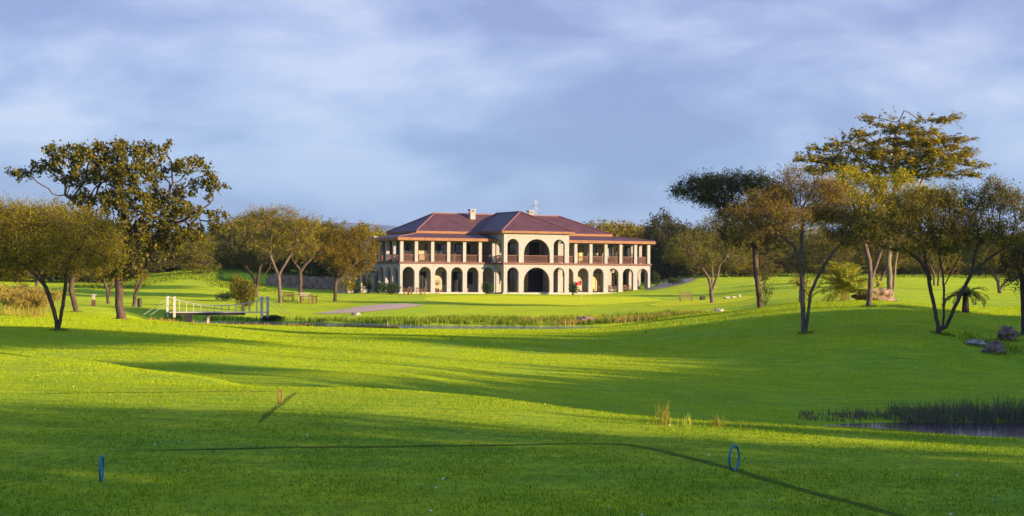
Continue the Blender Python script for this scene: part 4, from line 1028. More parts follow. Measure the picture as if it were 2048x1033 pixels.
def make_bench(name, label, group, loc, rz, w=1.6, mat='wood'):
    root = empty(name, loc, rz); tag(root, label, 'bench', group)
    m = MB()
    for i in range(4): m.box(-w/2, w/2, -.24+i*.12, -.14+i*.12, .40, .44)
    m.build('seat', M[mat], root)
    m = MB(); m.box(-w/2, w/2, .23, .27, .84, .92); m.box(-w/2, w/2, .23, .27, .50, .56)
    for i in range(int(w/.13)): x = -w/2+.06+i*.13; m.box(x, x+.05, .235, .265, .561, .839)
    m.build('backrest', M[mat], root)
    for sx in (-1, 1):
        for sy in (-1, 1):
            m = MB(); m.box(sx*(w/2-.06)-.035, sx*(w/2-.06)+.035, sy*.2-.035, sy*.2+.035, 0, .398); m.build('leg', M[mat], root)
    return root

# bird-leaf plants
def foliage_mesh(name, rng, blobs, n, size, aspect, mat, z0=0):
    cs = []
    tot = sum(b[3]*b[5] for b in blobs)
    for x, y, z, rx, ry, rz in blobs:
        k = int(n*rx*rz/tot); d = rng.normal(size=(k, 3)); d /= np.linalg.norm(d, axis=1)[:, None]
        cs.append(d*(rng.random((k, 1))**.45)*np.array([rx, ry, rz])+np.array([x, y, z]))
    c = np.concatenate(cs); c = c[c[:, 2] > z0]
    v = leaf_quads(rng, c, size, aspect); return npmesh(name, v, np.arange(len(v)), 4, mat)
def shrub(label, loc, w, h, seed, mat='leaf_shrub', n=1600, size=.14, name='shrub', cat='shrub', group=None, d=None):
    rng = np.random.default_rng(seed); root = empty(name, loc); tag(root, label, cat, group); d = d or w*.8
    bl = []
    for i in range(7): bl.append((rng.uniform(-.25, .25)*w, rng.uniform(-.22, .22)*d, h*rng.uniform(.3, .66), w*rng.uniform(.22, .32), d*rng.uniform(.22, .32), h*rng.uniform(.28, .36)))
    bl.append((0, 0, h*.45, w*.42, d*.42, h*.45))
    link('foliage', foliage_mesh('foliage', rng, bl, n, size, .5, M[mat], .02), root)
    m = MB()
    for i in range(6):
        a = rng.uniform(0, 6.28); m.tube([(0.1*math.cos(a), .1*math.sin(a), -.08), (w*.15*math.cos(a), w*.15*math.sin(a), h*.4), (w*.28*math.cos(a), d*.28*math.sin(a), h*.72)], [.03, .02, .008], 4)
    m.build('stem', M['bark'], root); return root
def fronds(rng, n, length, rise, droop, width, nleaf=26, start=(0, 0, 0), spread=(0.1, 1.2)):
    """pinnate palm fronds: rachis plus leaflets, returned as quads"""
    V = []; R = []
    for i in range(n):
        az = 2*PI*(i+rng.random()*.6)/n; el = rng.uniform(*spread); ln = length*rng.uniform(.8, 1.1)
        pts = []; p = np.array(start, float); a = PI/2-el; prev = None
        seg = 10
        for k in range(seg+1):
            pts.append(p.copy()); d = np.array([math.cos(az)*math.cos(a), math.sin(az)*math.cos(a), math.sin(a)])
            p = p+d*ln/seg; a -= droop*(0.25+k/seg)/seg*2.2
        R.append(pts); pts = np.array(pts); side = np.array([-math.sin(az), math.cos(az), 0])
        for k in range(nleaf):
            t = .12+.86*k/nleaf; f = t*seg; j = min(int(f), seg-1); q = pts[j]+(pts[j+1]-pts[j])*(f-j); tg = pts[j+1]-pts[j]; tg /= np.linalg.norm(tg)+1e-9
            ll = width*math.sin(PI*min(1, .12+t*.88))**.6*rng.uniform(.85, 1.1)
            for sgn in (-1, 1):
                dd = side*sgn*.8+tg*.6+np.array([0, 0, .12-.25*rng.random()]); dd /= np.linalg.norm(dd); w = tg*.035*length
                e = q+dd*ll; mdl = q+dd*ll*.5
                V += [q, mdl-w*.5, e, mdl+w*.5]
    return np.array(V), R
def palm(label, loc, trunk_h, length, n, droop, width, seed, group=None, tr=.16, mat='leaf_palm', spread=(.1, 1.3), bark='bark', name='palm', cat='palm', tlean=(0, 0)):
    rng = np.random.default_rng(seed); root = empty(name, loc); tag(root, label, cat, group)
    m = MB(); m.tube([(0, 0, -.1), (tlean[0]*.5, tlean[1]*.5, trunk_h*.5), (tlean[0], tlean[1], trunk_h)], [tr*1.2, tr, tr*.9], 8); m.build('trunk', M[bark], root)
    V, R = fronds(rng, n, length, 0, droop, width, start=(tlean[0], tlean[1], trunk_h), spread=spread)
    me = npmesh('fronds', V, np.arange(len(V)), 4, M[mat]); fo = link('frond_crown', me, root)
    m = MB()
    for pts in R: m.tube([tuple(p) for p in pts[::2]], [.03, .026, .02, .016, .012, .008][:len(pts[::2])], 3)
    m.build('frond_stems', M[mat], root)
    return root
def potted(label, loc, h, seed, group):
    rng = np.random.default_rng(seed); root = empty('potted_plant', loc); tag(root, label, 'potted plant', group)
    m = MB(); m.tube([(0, 0, 0), (0, 0, .12), (0, 0, .42), (0, 0, .46)], [.17, .22, .27, .29], 10); m.build('pot', M['terracotta'], root)
    V, R = fronds(rng, 11, h*.62, 0, 1.1, .28, nleaf=12, start=(0, 0, .45+h*.15), spread=(.1, 1.1))
    link('foliage', npmesh('foliage', V, np.arange(len(V)), 4, M['leaf_shrub']), root)
    m = MB(); m.tube([(0, 0, .3), (0, 0, .46+h*.15)], .03, 5); m.build('stem', M['bark'], root)
    return root
PG = 'potted plants on the verandahs'
def at_b(u, v, z): return bw(u, v, z)
for u, v, z, h, lab in ((5.5, 1.3, Z1, 2.1, 'tall potted palm in the third ground arch from the left'), (9.5, 1.3, Z1, 1.3, 'short potted palm in the fifth ground arch from the left'),
                   (34.1, 1.6, Z1, 1.3, 'leafy potted plant in the rightmost ground arch'), (10.6, 1.4, ZU, 1.9, 'potted palm on the upper verandah left of the centre block'), (11.9, 1.5, ZU, 2.0, 'bushy potted palm on the upper verandah beside the centre block return'),
                   (24.9, 1.4, ZU, 1.2, 'small potted plant on the upper right verandah near the centre block'), (28.4, 1.3, ZU, 1.3, 'potted plant in the middle of the upper right verandah'), (34.0, 1.5, ZU, 2.0, 'golden potted palm at the right end of the upper verandah')):
    potted(lab, at_b(u, v, z), h, int(u*10), PG)
CG = 'chairs on the clubhouse verandahs'; TG = 'tables on the clubhouse verandahs'
for u, v, z, lab in ((2.2, 2.0, ZU, 'on the upper verandah at the left corner'), (6.3, 2.0, ZU, 'on the upper verandah in the third bay from the left'), (28.0, 2.0, ZU, 'on the upper verandah in the third bay right of the centre block'), (30.4, 2.0, ZU, 'on the upper verandah second bay from the right end'),
                  (29.9, 1.9, Z1, 'under the ground arch left of the rightmost pair'), (32.2, 1.7, Z1, 'under the second ground arch from the right')):
    make_table('verandah_table', 'brown table '+lab, TG, at_b(u, v, z), PSI, 1.1, .8)
    for k, (du, dv, r) in enumerate(((-.85, 0, PI/2), (.85, 0, -PI/2), (0, -.75, PI))):
        make_chair('verandah_chair', 'reddish chair '+['left of', 'right of', 'in front of'][k]+' the table '+lab.replace('on the upper verandah', 'upstairs').replace('of the centre block', 'of centre'), CG, at_b(u+du, v+dv, z), PSI+r, 'rail')

# ------------------------------------------------------------------ low annex with small piers, left of the clubhouse
an = empty('annex', bw(-4.9, 7.0, 0), PSI); tag(an, 'low pale annex with small square piers half hidden by the golden acacia', 'building')
m = MB(); m.box(0, 4.6, 0, .25, -.4, 1.0); m.box(0, 4.6, 0, .25, 2.25, 2.6); m.build('wall', M['stone'], an)
for i in range(6):
    m = MB(); m.box(.02+i*.78, .28+i*.78, .0, .25, 1.002, 2.248); m.build('pier', M['white'], an)
m = MB(); m.box(0, 4.6, 1.4, 1.6, -.4, 2.6); m.build('inner_wall', M['plaster'], an)
m = MB(); m.box(0, .25, .252, 1.398, -.4, 2.6); m.build('end_wall', M['stone'], an)
m = MB(); m.box(-.1, 4.7, -.15, 1.7, 2.602, 2.72); m.build('roof', M['band'], an)

# ------------------------------------------------------------------ rubble wall behind the acacias
def wall_along(name, label, a, b, n, h, th, mat, seed=0):
    m = MB(); rng = random.Random(seed); a = Vector(a); b = Vector(b); d = (b-a).normalized(); q = Vector((-d.y, d.x, 0)); tops = []
    pts = []
    for i in range(n+1):
        p = a.lerp(b, i/n); g = H(p.x, p.y)-.3; pts.append((p, g, g+.3+h*(1+.06*rng.uniform(-1, 1))*(min(1, i/4+.45))*min(1, (n-i)/4+.45)))
    for (p, g, t), (p2, g2, t2) in zip(pts[:-1], pts[1:]):
        for s in (0, 1): m.poly([p+q*th*s+Vector((0, 0, g)), p2+q*th*s+Vector((0, 0, g2)), p2+q*th*s+Vector((0, 0, t2)), p+q*th*s+Vector((0, 0, t))])
        m.poly([p+Vector((0, 0, t)), p2+Vector((0, 0, t2)), p2+q*th+Vector((0, 0, t2)), p+q*th+Vector((0, 0, t))])
    for (p, g, t) in (pts[0], pts[-1]): m.poly([p+Vector((0, 0, g)), p+q*th+Vector((0, 0, g)), p+q*th+Vector((0, 0, t)), p+Vector((0, 0, t))])
    o = m.build(name, M[mat]); tag(o, label, 'wall'); return o
wall_along('rubble_wall', 'long purplish rubble stone retaining wall behind the four acacias', (*wx(532, 212), 0), (*wx(705, 214), 0), 40, 1.7, .5, 'rubble')

# ------------------------------------------------------------------ footbridge
br0 = P(345, 623.5, 130); br1 = P(527, 624.5, 131.5); zb = (br0.z+br1.z)/2
bd = Vector((br1.x-br0.x, br1.y-br0.y, 0)); BL = bd.length; br = empty('footbridge', (br0.x, br0.y, zb), math.atan2(bd.y, bd.x))
tag(br, 'white footbridge with chunky end posts and sagging rope rail over the stream', 'bridge')
HWB = .55
m = MB(); m.box(-.25, BL+.25, -HWB-.1, HWB+.1, -.07, 0)
m.build('deck', M['white'], br)
m = MB(); m.box(.35, BL-1.5, -HWB, HWB, -.26, -.072); m.build('deck_beam', M['dark'], br)
dxp = .55
for k, x in enumerate((-.12, BL+.1)):
    for y in (-1, 1):
        xx = x+(dxp/2 if y < 0 else -dxp/2)*(1 if k == 0 else -1)*1.0
        m = MB(); m.box(xx-.10, xx+.10, y*HWB*1.1-.10, y*HWB*1.1+.10, -.45, 1.12); m.box(xx-.125, xx+.125, y*HWB*1.1-.125, y*HWB*1.1+.125, 1.121, 1.2)
        m.ball((xx, y*HWB*1.1, 1.2), .12, 8, 5, (1, 1, .55)); m.build('end_post', M['white'], br)
for y in (-1, 1):
    yy = y*HWB*1.1; x0 = -.12+(dxp/2 if y < 0 else -dxp/2); x1 = BL+.1-(dxp/2 if y < 0 else -dxp/2)
    f = lambda x: .50+.58*abs((x-BL/2)/(BL/2))**2.0
    m = MB(); m.tube([(x0+(x1-x0)*i/24, yy, f(x0+(x1-x0)*i/24)) for i in range(25)], .022, 4)
    m.tube([(x0, yy, 1.08), (x0-1.5, yy, .02), (x0-1.9, yy, -.25)], .02, 4); m.tube([(x1, yy, 1.08), (x1+1.5, yy, .02), (x1+1.9, yy, -.25)], .014, 4)
    m.build('cable', M['white'], br)
    for i in range(12):
        x = .55+(BL-1.1)*i/11; m = MB(); m.box(x-.022, x+.022, yy-.022, yy+.022, .001, f(x)+.02); m.build('baluster', M['white'], br)
m = MB(); m.box(1.0, 1.55, -HWB, HWB, -1.4, -.262); m.build('pier', M['dark'], br)
m = MB(); m.box(2.75, 2.95, -.1, .1, -1.4, -.262); m.box(2.68, 3.02, -.2, .2, -.45, -.262); m.build('pier', M['rockpale'], br)

# ------------------------------------------------------------------ flag, hoops, furniture on the lawns
def flagstick(label, loc, h, group=None):
    root = empty('flagstick', loc); tag(root, label, 'flag', group)
    m = MB(); m.tube([(0, 0, -.1), (0, 0, h)], .022, 6); m.build('pole', M['white'], root)
    m = MB(); n = 8; top = []; bot = []
    for i in range(n+1):
        t = i/n; x = -.62*t; y = .07*math.sin(t*7); top.append((x, y, h-.02-.30*t*t*.9)); bot.append((x, y, h-.46-.16*t))
    for i in range(n): m.poly([bot[i], bot[i+1], top[i+1], top[i]]); 
    for i in range(n): m.poly([(p[0], p[1]+.012, p[2]) for p in (top[i], top[i+1], bot[i+1], bot[i])])
    m.build('flag', M['flag'], root); return root
flagstick('white golf pin with a limp red flag on the green before the clubhouse', G(1163, 172), 2.2)
m = empty('flagstick', G(1508, 200)); tag(m, 'tiny distant white golf pin between the twin trunks and the far green', 'flag')
q = MB(); q.tube([(0, 0, -.1), (0, 0, 2.2)], .03, 6); q.build('pole', M['white'], m)
q = MB(); q.box(.03, .5, -.01, .01, 1.75, 2.2); q.build('flag', M['white'], m)

def hoop(label, px, pyb, dia_px, mat, w_ratio, group='tee marker hoops'):
    g2 = ground_hit(px, pyb); loc = Vector((g2.x, g2.y, H(g2.x, g2.y))); R = dia_px/2*loc.y/FPX; ang = math.acos(min(1, w_ratio))-math.atan2(loc.x, loc.y)
    root = empty('tee_marker', loc, ang); tag(root, label, 'tee marker', group)
    m = MB(); n = 40; r = R*.085
    m.tube([(math.cos(2*PI*i/n)*(R-r), 0, R-r*.5+math.sin(2*PI*i/n)*(R-r)) for i in range(n)], r, 8, closed=True)
    m.build('ring', M[mat], root, smooth=True)
    m = MB(); m.tube([(0, 0, -.08), (0, 0, r*.4)], r*.7, 6); m.build('spike', M['dark'], root)
hoop('blue ring marker standing on the tee, left foreground, seen almost edge-on', 203, 965, 55, 'blue', .13)
hoop('blue ring marker standing open on the dark tee line, right foreground', 1468, 942, 53, 'blue', .40)
hoop('small brownish-red ring marker at the corner of the rear tee line', 560, 807, 28, 'red', .27)
def scrap(name, label, cat, px, py, s, mat='ball', group=None):
    g2 = ground_hit(px, py, y1=110); m = MB(); m.ball((0, 0, s*.3), s, 8, 6, (1, .7, .45), .5, int(px))
    o = m.build(name, M[mat], None, (g2.x, g2.y, H(g2.x, g2.y)), smooth=True); tag(o, label, cat, group)
SG = 'pale scraps lying on the tee'
scrap('leaf_scrap', 'pale curled leaf lying left of the open blue ring', 'leaf', 1418, 912, .016, group=SG)
scrap('leaf_scrap', 'pale leaf on the tee edge near the centre of the photo', 'leaf', 1030, 853, .012, group=SG)
scrap('leaf_scrap', 'tiny white leaf between the left blue ring and the dark tee line', 'leaf', 357, 885, .011, group=SG)
scrap('leaf_scrap', 'tiny pale leaf low in the foreground below the tee line', 'leaf', 872, 977, .014, group=SG)
def bird(label, px, py):
    g2 = ground_hit(px, py, y1=110); root = empty('bird', (g2.x, g2.y, H(g2.x, g2.y)), .6); root.scale = (.5, .5, .55); tag(root, label, 'bird')
    m = MB(); m.ball((0, 0, .13), .07, 8, 6, (1.7, .8, .8)); m.ball((.12, 0, .21), .035, 6, 5); m.tube([(.08, 0, .15), (.12, 0, .21)], .025, 5); m.tube([(.14, 0, .21), (.19, 0, .20)], [.01, .003], 4); m.tube([(-.09, 0, .13), (-.22, 0, .10)], [.03, .012], 4)
    m.tube([(0, .02, .08), (0, .02, -.01)], .006, 3); m.tube([(0, -.02, .08), (0, -.02, -.01)], .006, 3); m.build('body', M['black'], root, smooth=True)
bird('small dark bird on the fairway below the stream water', 903, 681); bird('small dark bird on the shaded fairway below the reeds, right of centre', 1291, 667)

LG = 'wooden seats under the left acacias'
make_table('garden_table', 'wooden garden table between the left pair of acacia trunks', 'garden tables on the lawns', G(588, 168.5), .1, 1.5)
make_bench('garden_bench', 'wooden bench close to the trunk of the tall olive acacia', LG, G(575, 169.5), -.25, 1.3)
make_chair('garden_chair', 'wooden chair right of the left garden table', LG, G(602, 169), -PI/2, 'wood')
make_table('garden_table', 'reddish garden table under the branches near the rubble wall', 'garden tables on the lawns', G(617, 166), 0, 1.9, .9, 'rail')
make_bench('garden_bench', 'pale-backed bench behind the reddish garden table', LG, G(608, 168), .1, 1.2, 'rockpale')
make_chair('garden_chair', 'wooden chair at the right end of the reddish garden table', LG, G(628.5, 166), -PI/2, 'wood')
make_chair('garden_chair', 'wooden chair in front of the reddish garden table', LG, G(622, 165), PI, 'wood')
TG2 = 'seats on the terrace before the left wing'
for px, Y, r, lab in ((811, 189, PI/2, 'leftmost brown chair of the terrace set before the left wing'), (820, 191, 0, 'brown chair behind the terrace table before the left wing'), (845, 186, -PI/2, 'pale wooden chair at the right end of the terrace set'), (836, 185, PI, 'brown chair in front of the terrace table before the left wing')):
    make_chair('terrace_chair', lab, TG2, G(px, Y), r, 'fascia' if 'pale' in lab else 'wood')
make_table('terrace_table', 'brown terrace table on the grass before the left wing', 'terrace tables', G(831, 187.5), 0, 1.8)
make_table('terrace_table', 'small terrace table beside the shrub at the left corner', 'terrace tables', G(816, 190), 0, 1.0)
# things beside the far practice green
make_bench('timber_bench', 'low brown bench at the left end of the far practice green', 'low things beside the far practice green', G(1372, 158), .15, 1.3)
def lowbox(name, label, cat, px, Y, sx, sy, sz, mat, rz=.2):
    root = empty(name, G(px, Y), rz); tag(root, label, cat, 'low things beside the far practice green')
    m = MB(); m.box(-sx/2, sx/2, -sy/2, sy/2, .05, sz); m.build('body', M[mat], root, bevel=.03)
    m = MB(); m.box(-sx/2+.05, -sx/2+.12, -sy/2+.02, sy/2-.02, 0, .048); m.box(sx/2-.12, sx/2-.05, -sy/2+.02, sy/2-.02, 0, .048); m.build('feet', M['dark'], root)
    m = MB(); m.box(-sx/2-.02, sx/2+.02, -sy/2-.02, sy/2+.02, sz+.002, sz+.05); m.build('lid', M[mat], root)
lowbox('storage_box', 'dark low box right of the brown bench on the far practice green', 'box', 1405, 160, .5, .4, .34, 'dark')
lowbox('practice_mat', 'white-topped low rack beside the thin grey acacia', 'rack', 1453, 158, .55, .35, .14, 'white')
lowbox('practice_mat', 'small dark and white rack further right of the thin grey acacia', 'rack', 1467, 157, .4, .3, .13, 'white')
lowbox('white_bin', 'small upright white bin at the right end of the practice green', 'bin', 1479, 157, .22, .2, .26, 'white')
# post in the left shade
root = empty('signpost', G(187, 138)); tag(root, 'stubby brown post with pale top standing in the shade left of the broadleaf trunk', 'post')
m = MB(); m.box(-.16, .16, -.14, .14, -.1, .55); m.build('post', M['wood'], root)
m = MB(); m.box(-.10, .10, -.09, .09, .552, .95); m.tube([(-.22, 0, .95), (0, 0, 1.02), (.22, 0, .93)], .05, 6); m.build('cap', M['rockpale'], root)
root = empty('litter_bin', G(279, 141)); tag(root, 'dark litter bin at the foot of the twin-stemmed tree', 'bin')
m = MB(); m.tube([(0, 0, 0), (0, 0, .7)], [.18, .21], 10); m.build('body', M['black'], root)
m = MB(); m.tube([(0, 0, .7), (0, 0, .78)], [.23, .12], 10); m.build('lid', M['black'], root)
for px, pyb, lab in ((533, 652, 'short white stake in the flower edge right of the footbridge'), (775, 652, 'thin white stake at the left end of the open water'), (387, 640, 'short white stake below the footbridge')):
    g_ = G(px, 117); m = MB(); m.tube([(0, 0, -.1), (0, 0, .5), (0, 0, .56)], [.03, .03, .012], 6); o = m.build('stake', M['white'], None, g_); tag(o, lab, 'stake', 'white hazard stakes')

# ------------------------------------------------------------------ rocks
def rock(label, px, Y, rx, ry, rz, seed, mat='rock', group=None, sink=.35, rot=0):
    m = MB(); m.ball((0, 0, rz*(1-sink*1.0)), 1.0, 28, 18, (rx, ry, rz), .55, seed)
    o = m.build('boulder', M[mat], None, G(px, Y)); o.rotation_euler = (0, 0, rot); tag(o, label, 'rock', group); return o
rock('big pinkish boulder on the hill crest at the foot of the tiered acacia', 1748, 107.5, 1.35, .8, .62, 4, sink=.45)
RG = 'rocks in the cluster at the right'
def gy(px, py): return ground_hit(px, py, 50, 110).y
rock('pale flat rock, leftmost of the cluster below the dark umbrella acacia', 1953, gy(1953, 692), .42, .35, .17, 7, 'rockpale', RG)
rock('upper brown rock of the cluster near the right edge', 2014, gy(2014, 682), .46, .36, .42, 8, 'rock', RG)
rock('lower dark weathered rock of the cluster near the right edge', 1990, gy(1990, 708), .44, .36, .30, 9, 'rock', RG)
rock('small pale rock on the near bank at the far left of the dark hill slope', 1438, 116, .35, .3, .15, 10, 'rockpale')
rock('rocks at the right footing of the footbridge', 521, 129, .7, .5, .3, 11, 'rockpale')
rock('pinkish rock on the far bank among the golden reeds', 1172, 131, .7, .5, .33, 12, 'rock')
rock('small tan stone on the lit bank below the bunker', 712, 143, .35, .3, .16, 13, 'rockpale')

# ------------------------------------------------------------------ blade plants
def blades(name, pts, h, w, mat, seed, lean=.25, kids=None):
    """pts (n,3) roots; each blade a bent tapering strip of two quads"""
    rng = np.random.default_rng(seed); n = len(pts); pts = np.asarray(pts)
    hh = h*(0.55+.6*rng.random(n)) if np.isscalar(h) else h
    az = rng.random(n)*2*PI; ln = lean*rng.random(n)*hh; d = np.stack([np.cos(az), np.sin(az), 0*az], 1)
    fa = rng.random(n)*2*PI; s = np.stack([np.cos(fa), np.sin(fa), 0*fa], 1)*(w*.5)
    up = np.array([0, 0, 1.0])
    a = pts; b = pts+up*(hh*.55)[:, None]+d*(ln*.3)[:, None]; c = pts+up*hh[:, None]+d*ln[:, None]
    V = np.stack([a-s, a+s, b+s*.8, b-s*.8, c+s*.15, c-s*.15], 1).reshape(-1, 3)
    k = np.arange(n)[:, None]*6; F = (np.array([[0, 1, 2, 3, 3, 2, 4, 5]])+k).reshape(-1)
    return npmesh(name, V, F, 4, M[mat])
def scatter(n, seed, fx, keep=None):
    rng = np.random.default_rng(seed); p = fx(rng, n); z = Hn(p[:, 0], p[:, 1]); q = np.column_stack([p, z])
    return q if keep is None else q[keep(q, rng)]
def band(px0, px1, y0, y1, zmin=None, zmax=None, clump=0):
    def f(rng, n):
        a = rng.uniform(px0, px1, n); Y = rng.uniform(y0, y1, n)
        return np.column_stack([(a-HX)/FPX*Y, Y])
    return f
def clumpy(th, sc=.7, zmin=-9, zmax=9):
    def k(q, rng):
        v = np.array([noise.noise(Vector((p[0]*sc, p[1]*sc, 3.3))) for p in q])
        return (v+rng.normal(size=len(v))*.12 > th) & (q[:, 2] > zmin) & (q[:, 2] < zmax)
    return k
def stuff(name, me, label=None, cat=None):
    o = link(name, me); tag(o, label, cat, kind='stuff'); return o
# pond reeds at the right
q = scatter(3600, 1, band(1600, 2170, 46.1, 48.4), clumpy(-.2, 1.3, -4.75, -3.9)); q[:, 2] = np.maximum(q[:, 2], -4.45)
pxs = q[:, 0]/q[:, 1]*FPX+HX; rg = np.random.default_rng(4); fr = np.clip((pxs-1600)/330, .1, 1)
kp = rg.random(len(q)) < .35+.65*fr; q = q[kp]; fr = fr[kp]; hh = (.13+.46*fr)*(.35+.75*rg.random(len(q))**1.3)*(1+.35*np.array([noise.noise(Vector((p[0]*1.6, 0, 9))) for p in q]))
stuff('reeds', blades('reeds', q, hh, .022, 'leaf_reed', 2, .6), 'dark green reeds along the far shore of the right pond', 'reeds')
q2 = q[::2].copy(); stuff('dead_reeds', blades('dead_reeds', q2, hh[::2]*.6, .03, 'deadreed', 3, .8), 'reddish dead reed bases at the water line of the right pond', 'reeds')
# small sedge fringe left of the pond, tall straw tufts
q = scatter(2600, 5, band(1480, 1800, 33, 36.5), clumpy(-.1, 1.2)); stuff('sedge', blades('sedge', q, .16, .014, 'leaf_rush', 6, .5), 'short sedge along the left tip of the right pond', 'sedge')
for px, pyb, n, h, lab in ((1334, 854, 40, .30, 'tallest golden grass tuft behind the tee crest'), (1378, 856, 14, .18, 'thin golden grass tuft right of the tallest tuft'), (1442, 858, 36, .17, 'bushy golden grass tuft behind the tee crest, third from the left'), (1490, 858, 16, .14, 'rightmost small golden grass tuft behind the tee crest'), (1312, 852, 10, .16, 'tiny golden grass tuft left of the tallest tuft')):
    g_ = ground_hit(px, pyb, 20, 40); rng = np.random.default_rng(px); pts = rng.normal(size=(n, 3))*np.array([.05, .08, 0])
    o = link('grass_tuft', blades('grass_tuft', pts, h, .010, 'leaf_tuft', px, .45)); o.location = (g_.x, g_.y+.3, H(g_.x, g_.y+.3)-.02); tag(o, lab, 'grass tuft', 'tall grass tufts behind the tee')
# stream banks
q = scatter(20000, 8, band(330, 1450, 129.5, 137), clumpy(-.12, .5, -4.32, -3.4)); stuff('bank_rushes', blades('bank_rushes', q, .4, .06, 'leaf_rush', 9, .4), 'rough green rushes on the far bank of the stream', 'rushes')
q = scatter(4500, 18, band(1040, 1460, 129.5, 134), clumpy(.0, .4, -4.32, -2.8)); stuff('golden_rushes', blades('golden_rushes', q, .45, .05, 'leaf_straw', 19, .5), 'golden rushes on the stream bank right of the open water', 'rushes')
q = scatter(3600, 10, band(300, 800, 113.5, 117.5), clumpy(-.2, .7)); stuff('flower_edge', blades('flower_edge', q, .30, .04, 'leaf_straw', 11, .4), 'golden flowering grasses on the near bank below the footbridge', 'grasses')
q = scatter(14000, 12, band(140, 560, 186, 236), clumpy(-.05, .12)); stuff('meadow_grass', blades('meadow_grass', q, .26, .12, 'leaf_rush', 13, .9), 'long meadow grass on the bank behind the footbridge', 'grass')
q = scatter(7000, 14, band(1300, 2200, 222, 250), clumpy(-.0, .12)); stuff('rough_grass', blades('rough_grass', q, .3, .14, 'leaf_rush', 15, .9), 'dry rough grass along the far edge of the right fairway', 'grass')
q = scatter(900, 16, lambda rng, n: (lambda Yc: np.column_stack([Yc*.3015+rng.normal(0, .55, n), Yc+rng.normal(0, 1.6, n)]))(gy(1995, 694)), clumpy(-.2, 1.0)); stuff('rock_grass', blades('rock_grass', q, .32, .03, 'leaf_rush', 17, .5), 'rough grass growing between the clustered rocks', 'grass')
q = scatter(150000, 21, lambda rng, n: (lambda Y: np.column_stack([rng.uniform(-.36, .36, n)*Y, Y]))(11.0+20*rng.random(n)**1.35), None)
nz_ = np.array([noise.noise(Vector((p[0]*1.1, p[1]*.6, 2.0))) for p in q]); q = q[nz_+np.random.default_rng(3).normal(size=len(q))*.35 > -.1]; q[:, 2] -= .004
stuff('grass', blades('grass', q, .032, .007, 'leaf_lawn', 22, .9), 'short mown grass blades on the tee', 'grass')
q = scatter(420000, 23, lambda rng, n: (lambda Y: np.column_stack([rng.uniform(-.36, .36, n)*Y, Y]))(28.0+90*rng.random(n)**.9), None)
nz_ = np.array([noise.noise(Vector((p[0]*.5, p[1]*.22, 2.0))) for p in q]); q = q[(nz_+np.random.default_rng(5).normal(size=len(q))*.5 > -.1) & (q[:, 2] > -4.25)]
hs_ = (.010+.00042*q[:, 1])*(.5+.8*np.random.default_rng(6).random(len(q)))
ws_ = np.clip(.00042*q[:, 1], .012, .05)[:, None]
stuff('grass', blades('grass', q, hs_, ws_, 'leaf_turf', 24, 1.3), 'mown turf of the fairway', 'grass')
q = scatter(260, 31, lambda rng, n: (lambda Y: np.column_stack([rng.uniform(-.34, .34, n)*Y, Y]))(11.5+22*rng.random(n)), None)
rg = np.random.default_rng(32); c_ = q+np.array([0, 0, .012]); stuff('fallen_leaves', npmesh('fallen_leaves', leaf_quads(rg, c_, .022, .6, .6), np.arange(4*len(c_)), 4, M['ball']), 'tiny pale fallen leaves and clippings scattered over the tee', 'leaves')
def foot(px, Y, r, n, seed):
    rng = np.random.default_rng(seed); g_ = G(px, Y); a = rng.random(n)*6.283; d = r*(.35+.9*rng.random(n)); p = np.column_stack([g_.x+np.cos(a)*d, g_.y+np.sin(a)*d*1.1]); return np.column_stack([p, Hn(p[:, 0], p[:, 1])])
q = np.concatenate([foot(px, Y, r, n, int(px)) for px, Y, r, n in ((118, 75, .35, 420), (243, 105, .5, 420), (1610, 80, .32, 420), (1886, 78, .5, 620), (2047, 82, .35, 300), (1525, 115, .5, 300), (1748, 106.5, 1.5, 700), (1953, gy(1953, 692)-.2, .5, 300), (2014, gy(2014, 682)-.2, .55, 300), (1990, gy(1990, 708)-.2, .5, 300), (154, 120, .4, 200), (1738, 98, .4, 300))])
stuff('foot_grass', blades('foot_grass', q, .10, .020, 'leaf_rush', 41, .9), 'longer untrimmed grass around tree feet and rocks', 'grass')
# papyrus
def papyrus(label, px, Y, n, w, h, seed, group):
    rng = np.random.default_rng(seed); g_ = G(px, Y); root = empty('papyrus', g_); tag(root, label, 'papyrus', group); m = MB(); V = []
    for i in range(n):
        x, y = rng.normal()*w*.30, rng.normal()*w*.30; hh = h*rng.uniform(.5, 1.02); a = rng.uniform(0, 6.28); ln = rng.uniform(.05, .45)*h; tx, ty = x*1.2+math.cos(a)*ln, y*1.2+math.sin(a)*ln
        m.tube([(x, y, -.1), (x+(tx-x)*.3, y+(ty-y)*.3, hh*.55), (tx, ty, hh)], [.012, .010, .008], 3)
        k = 90; d = rng.normal(size=(k, 3)); d[:, 2] = d[:, 2]*.8+.15; d /= np.linalg.norm(d, axis=1)[:, None]; r = rng.uniform(.15, .42, (k, 1))
        c0 = np.array([tx, ty, hh]); s = rng.normal(size=(k, 3)); s -= d*np.sum(s*d, 1)[:, None]; s /= np.linalg.norm(s, axis=1)[:, None]; s *= .012
        b_ = c0+d*r*.5; e = c0+d*r; e[:, 2] -= .10; V.append(np.stack([b_-s, b_+s, e+s, e-s], 1).reshape(-1, 3))
    m.build('stems', M['leaf_straw'], root); V = np.concatenate(V); link('umbels', npmesh('umbels', V, np.arange(len(V)), 4, M['leaf_straw']), root)
papyrus('golden papyrus clump with drooping tufts, right one at the left edge', 68, 100, 85, 1.5, 1.75, 1, 'papyrus clumps'); papyrus('greener papyrus clump cut by the left edge of the frame', 14, 104, 60, 1.5, 1.75, 2, 'papyrus clumps')
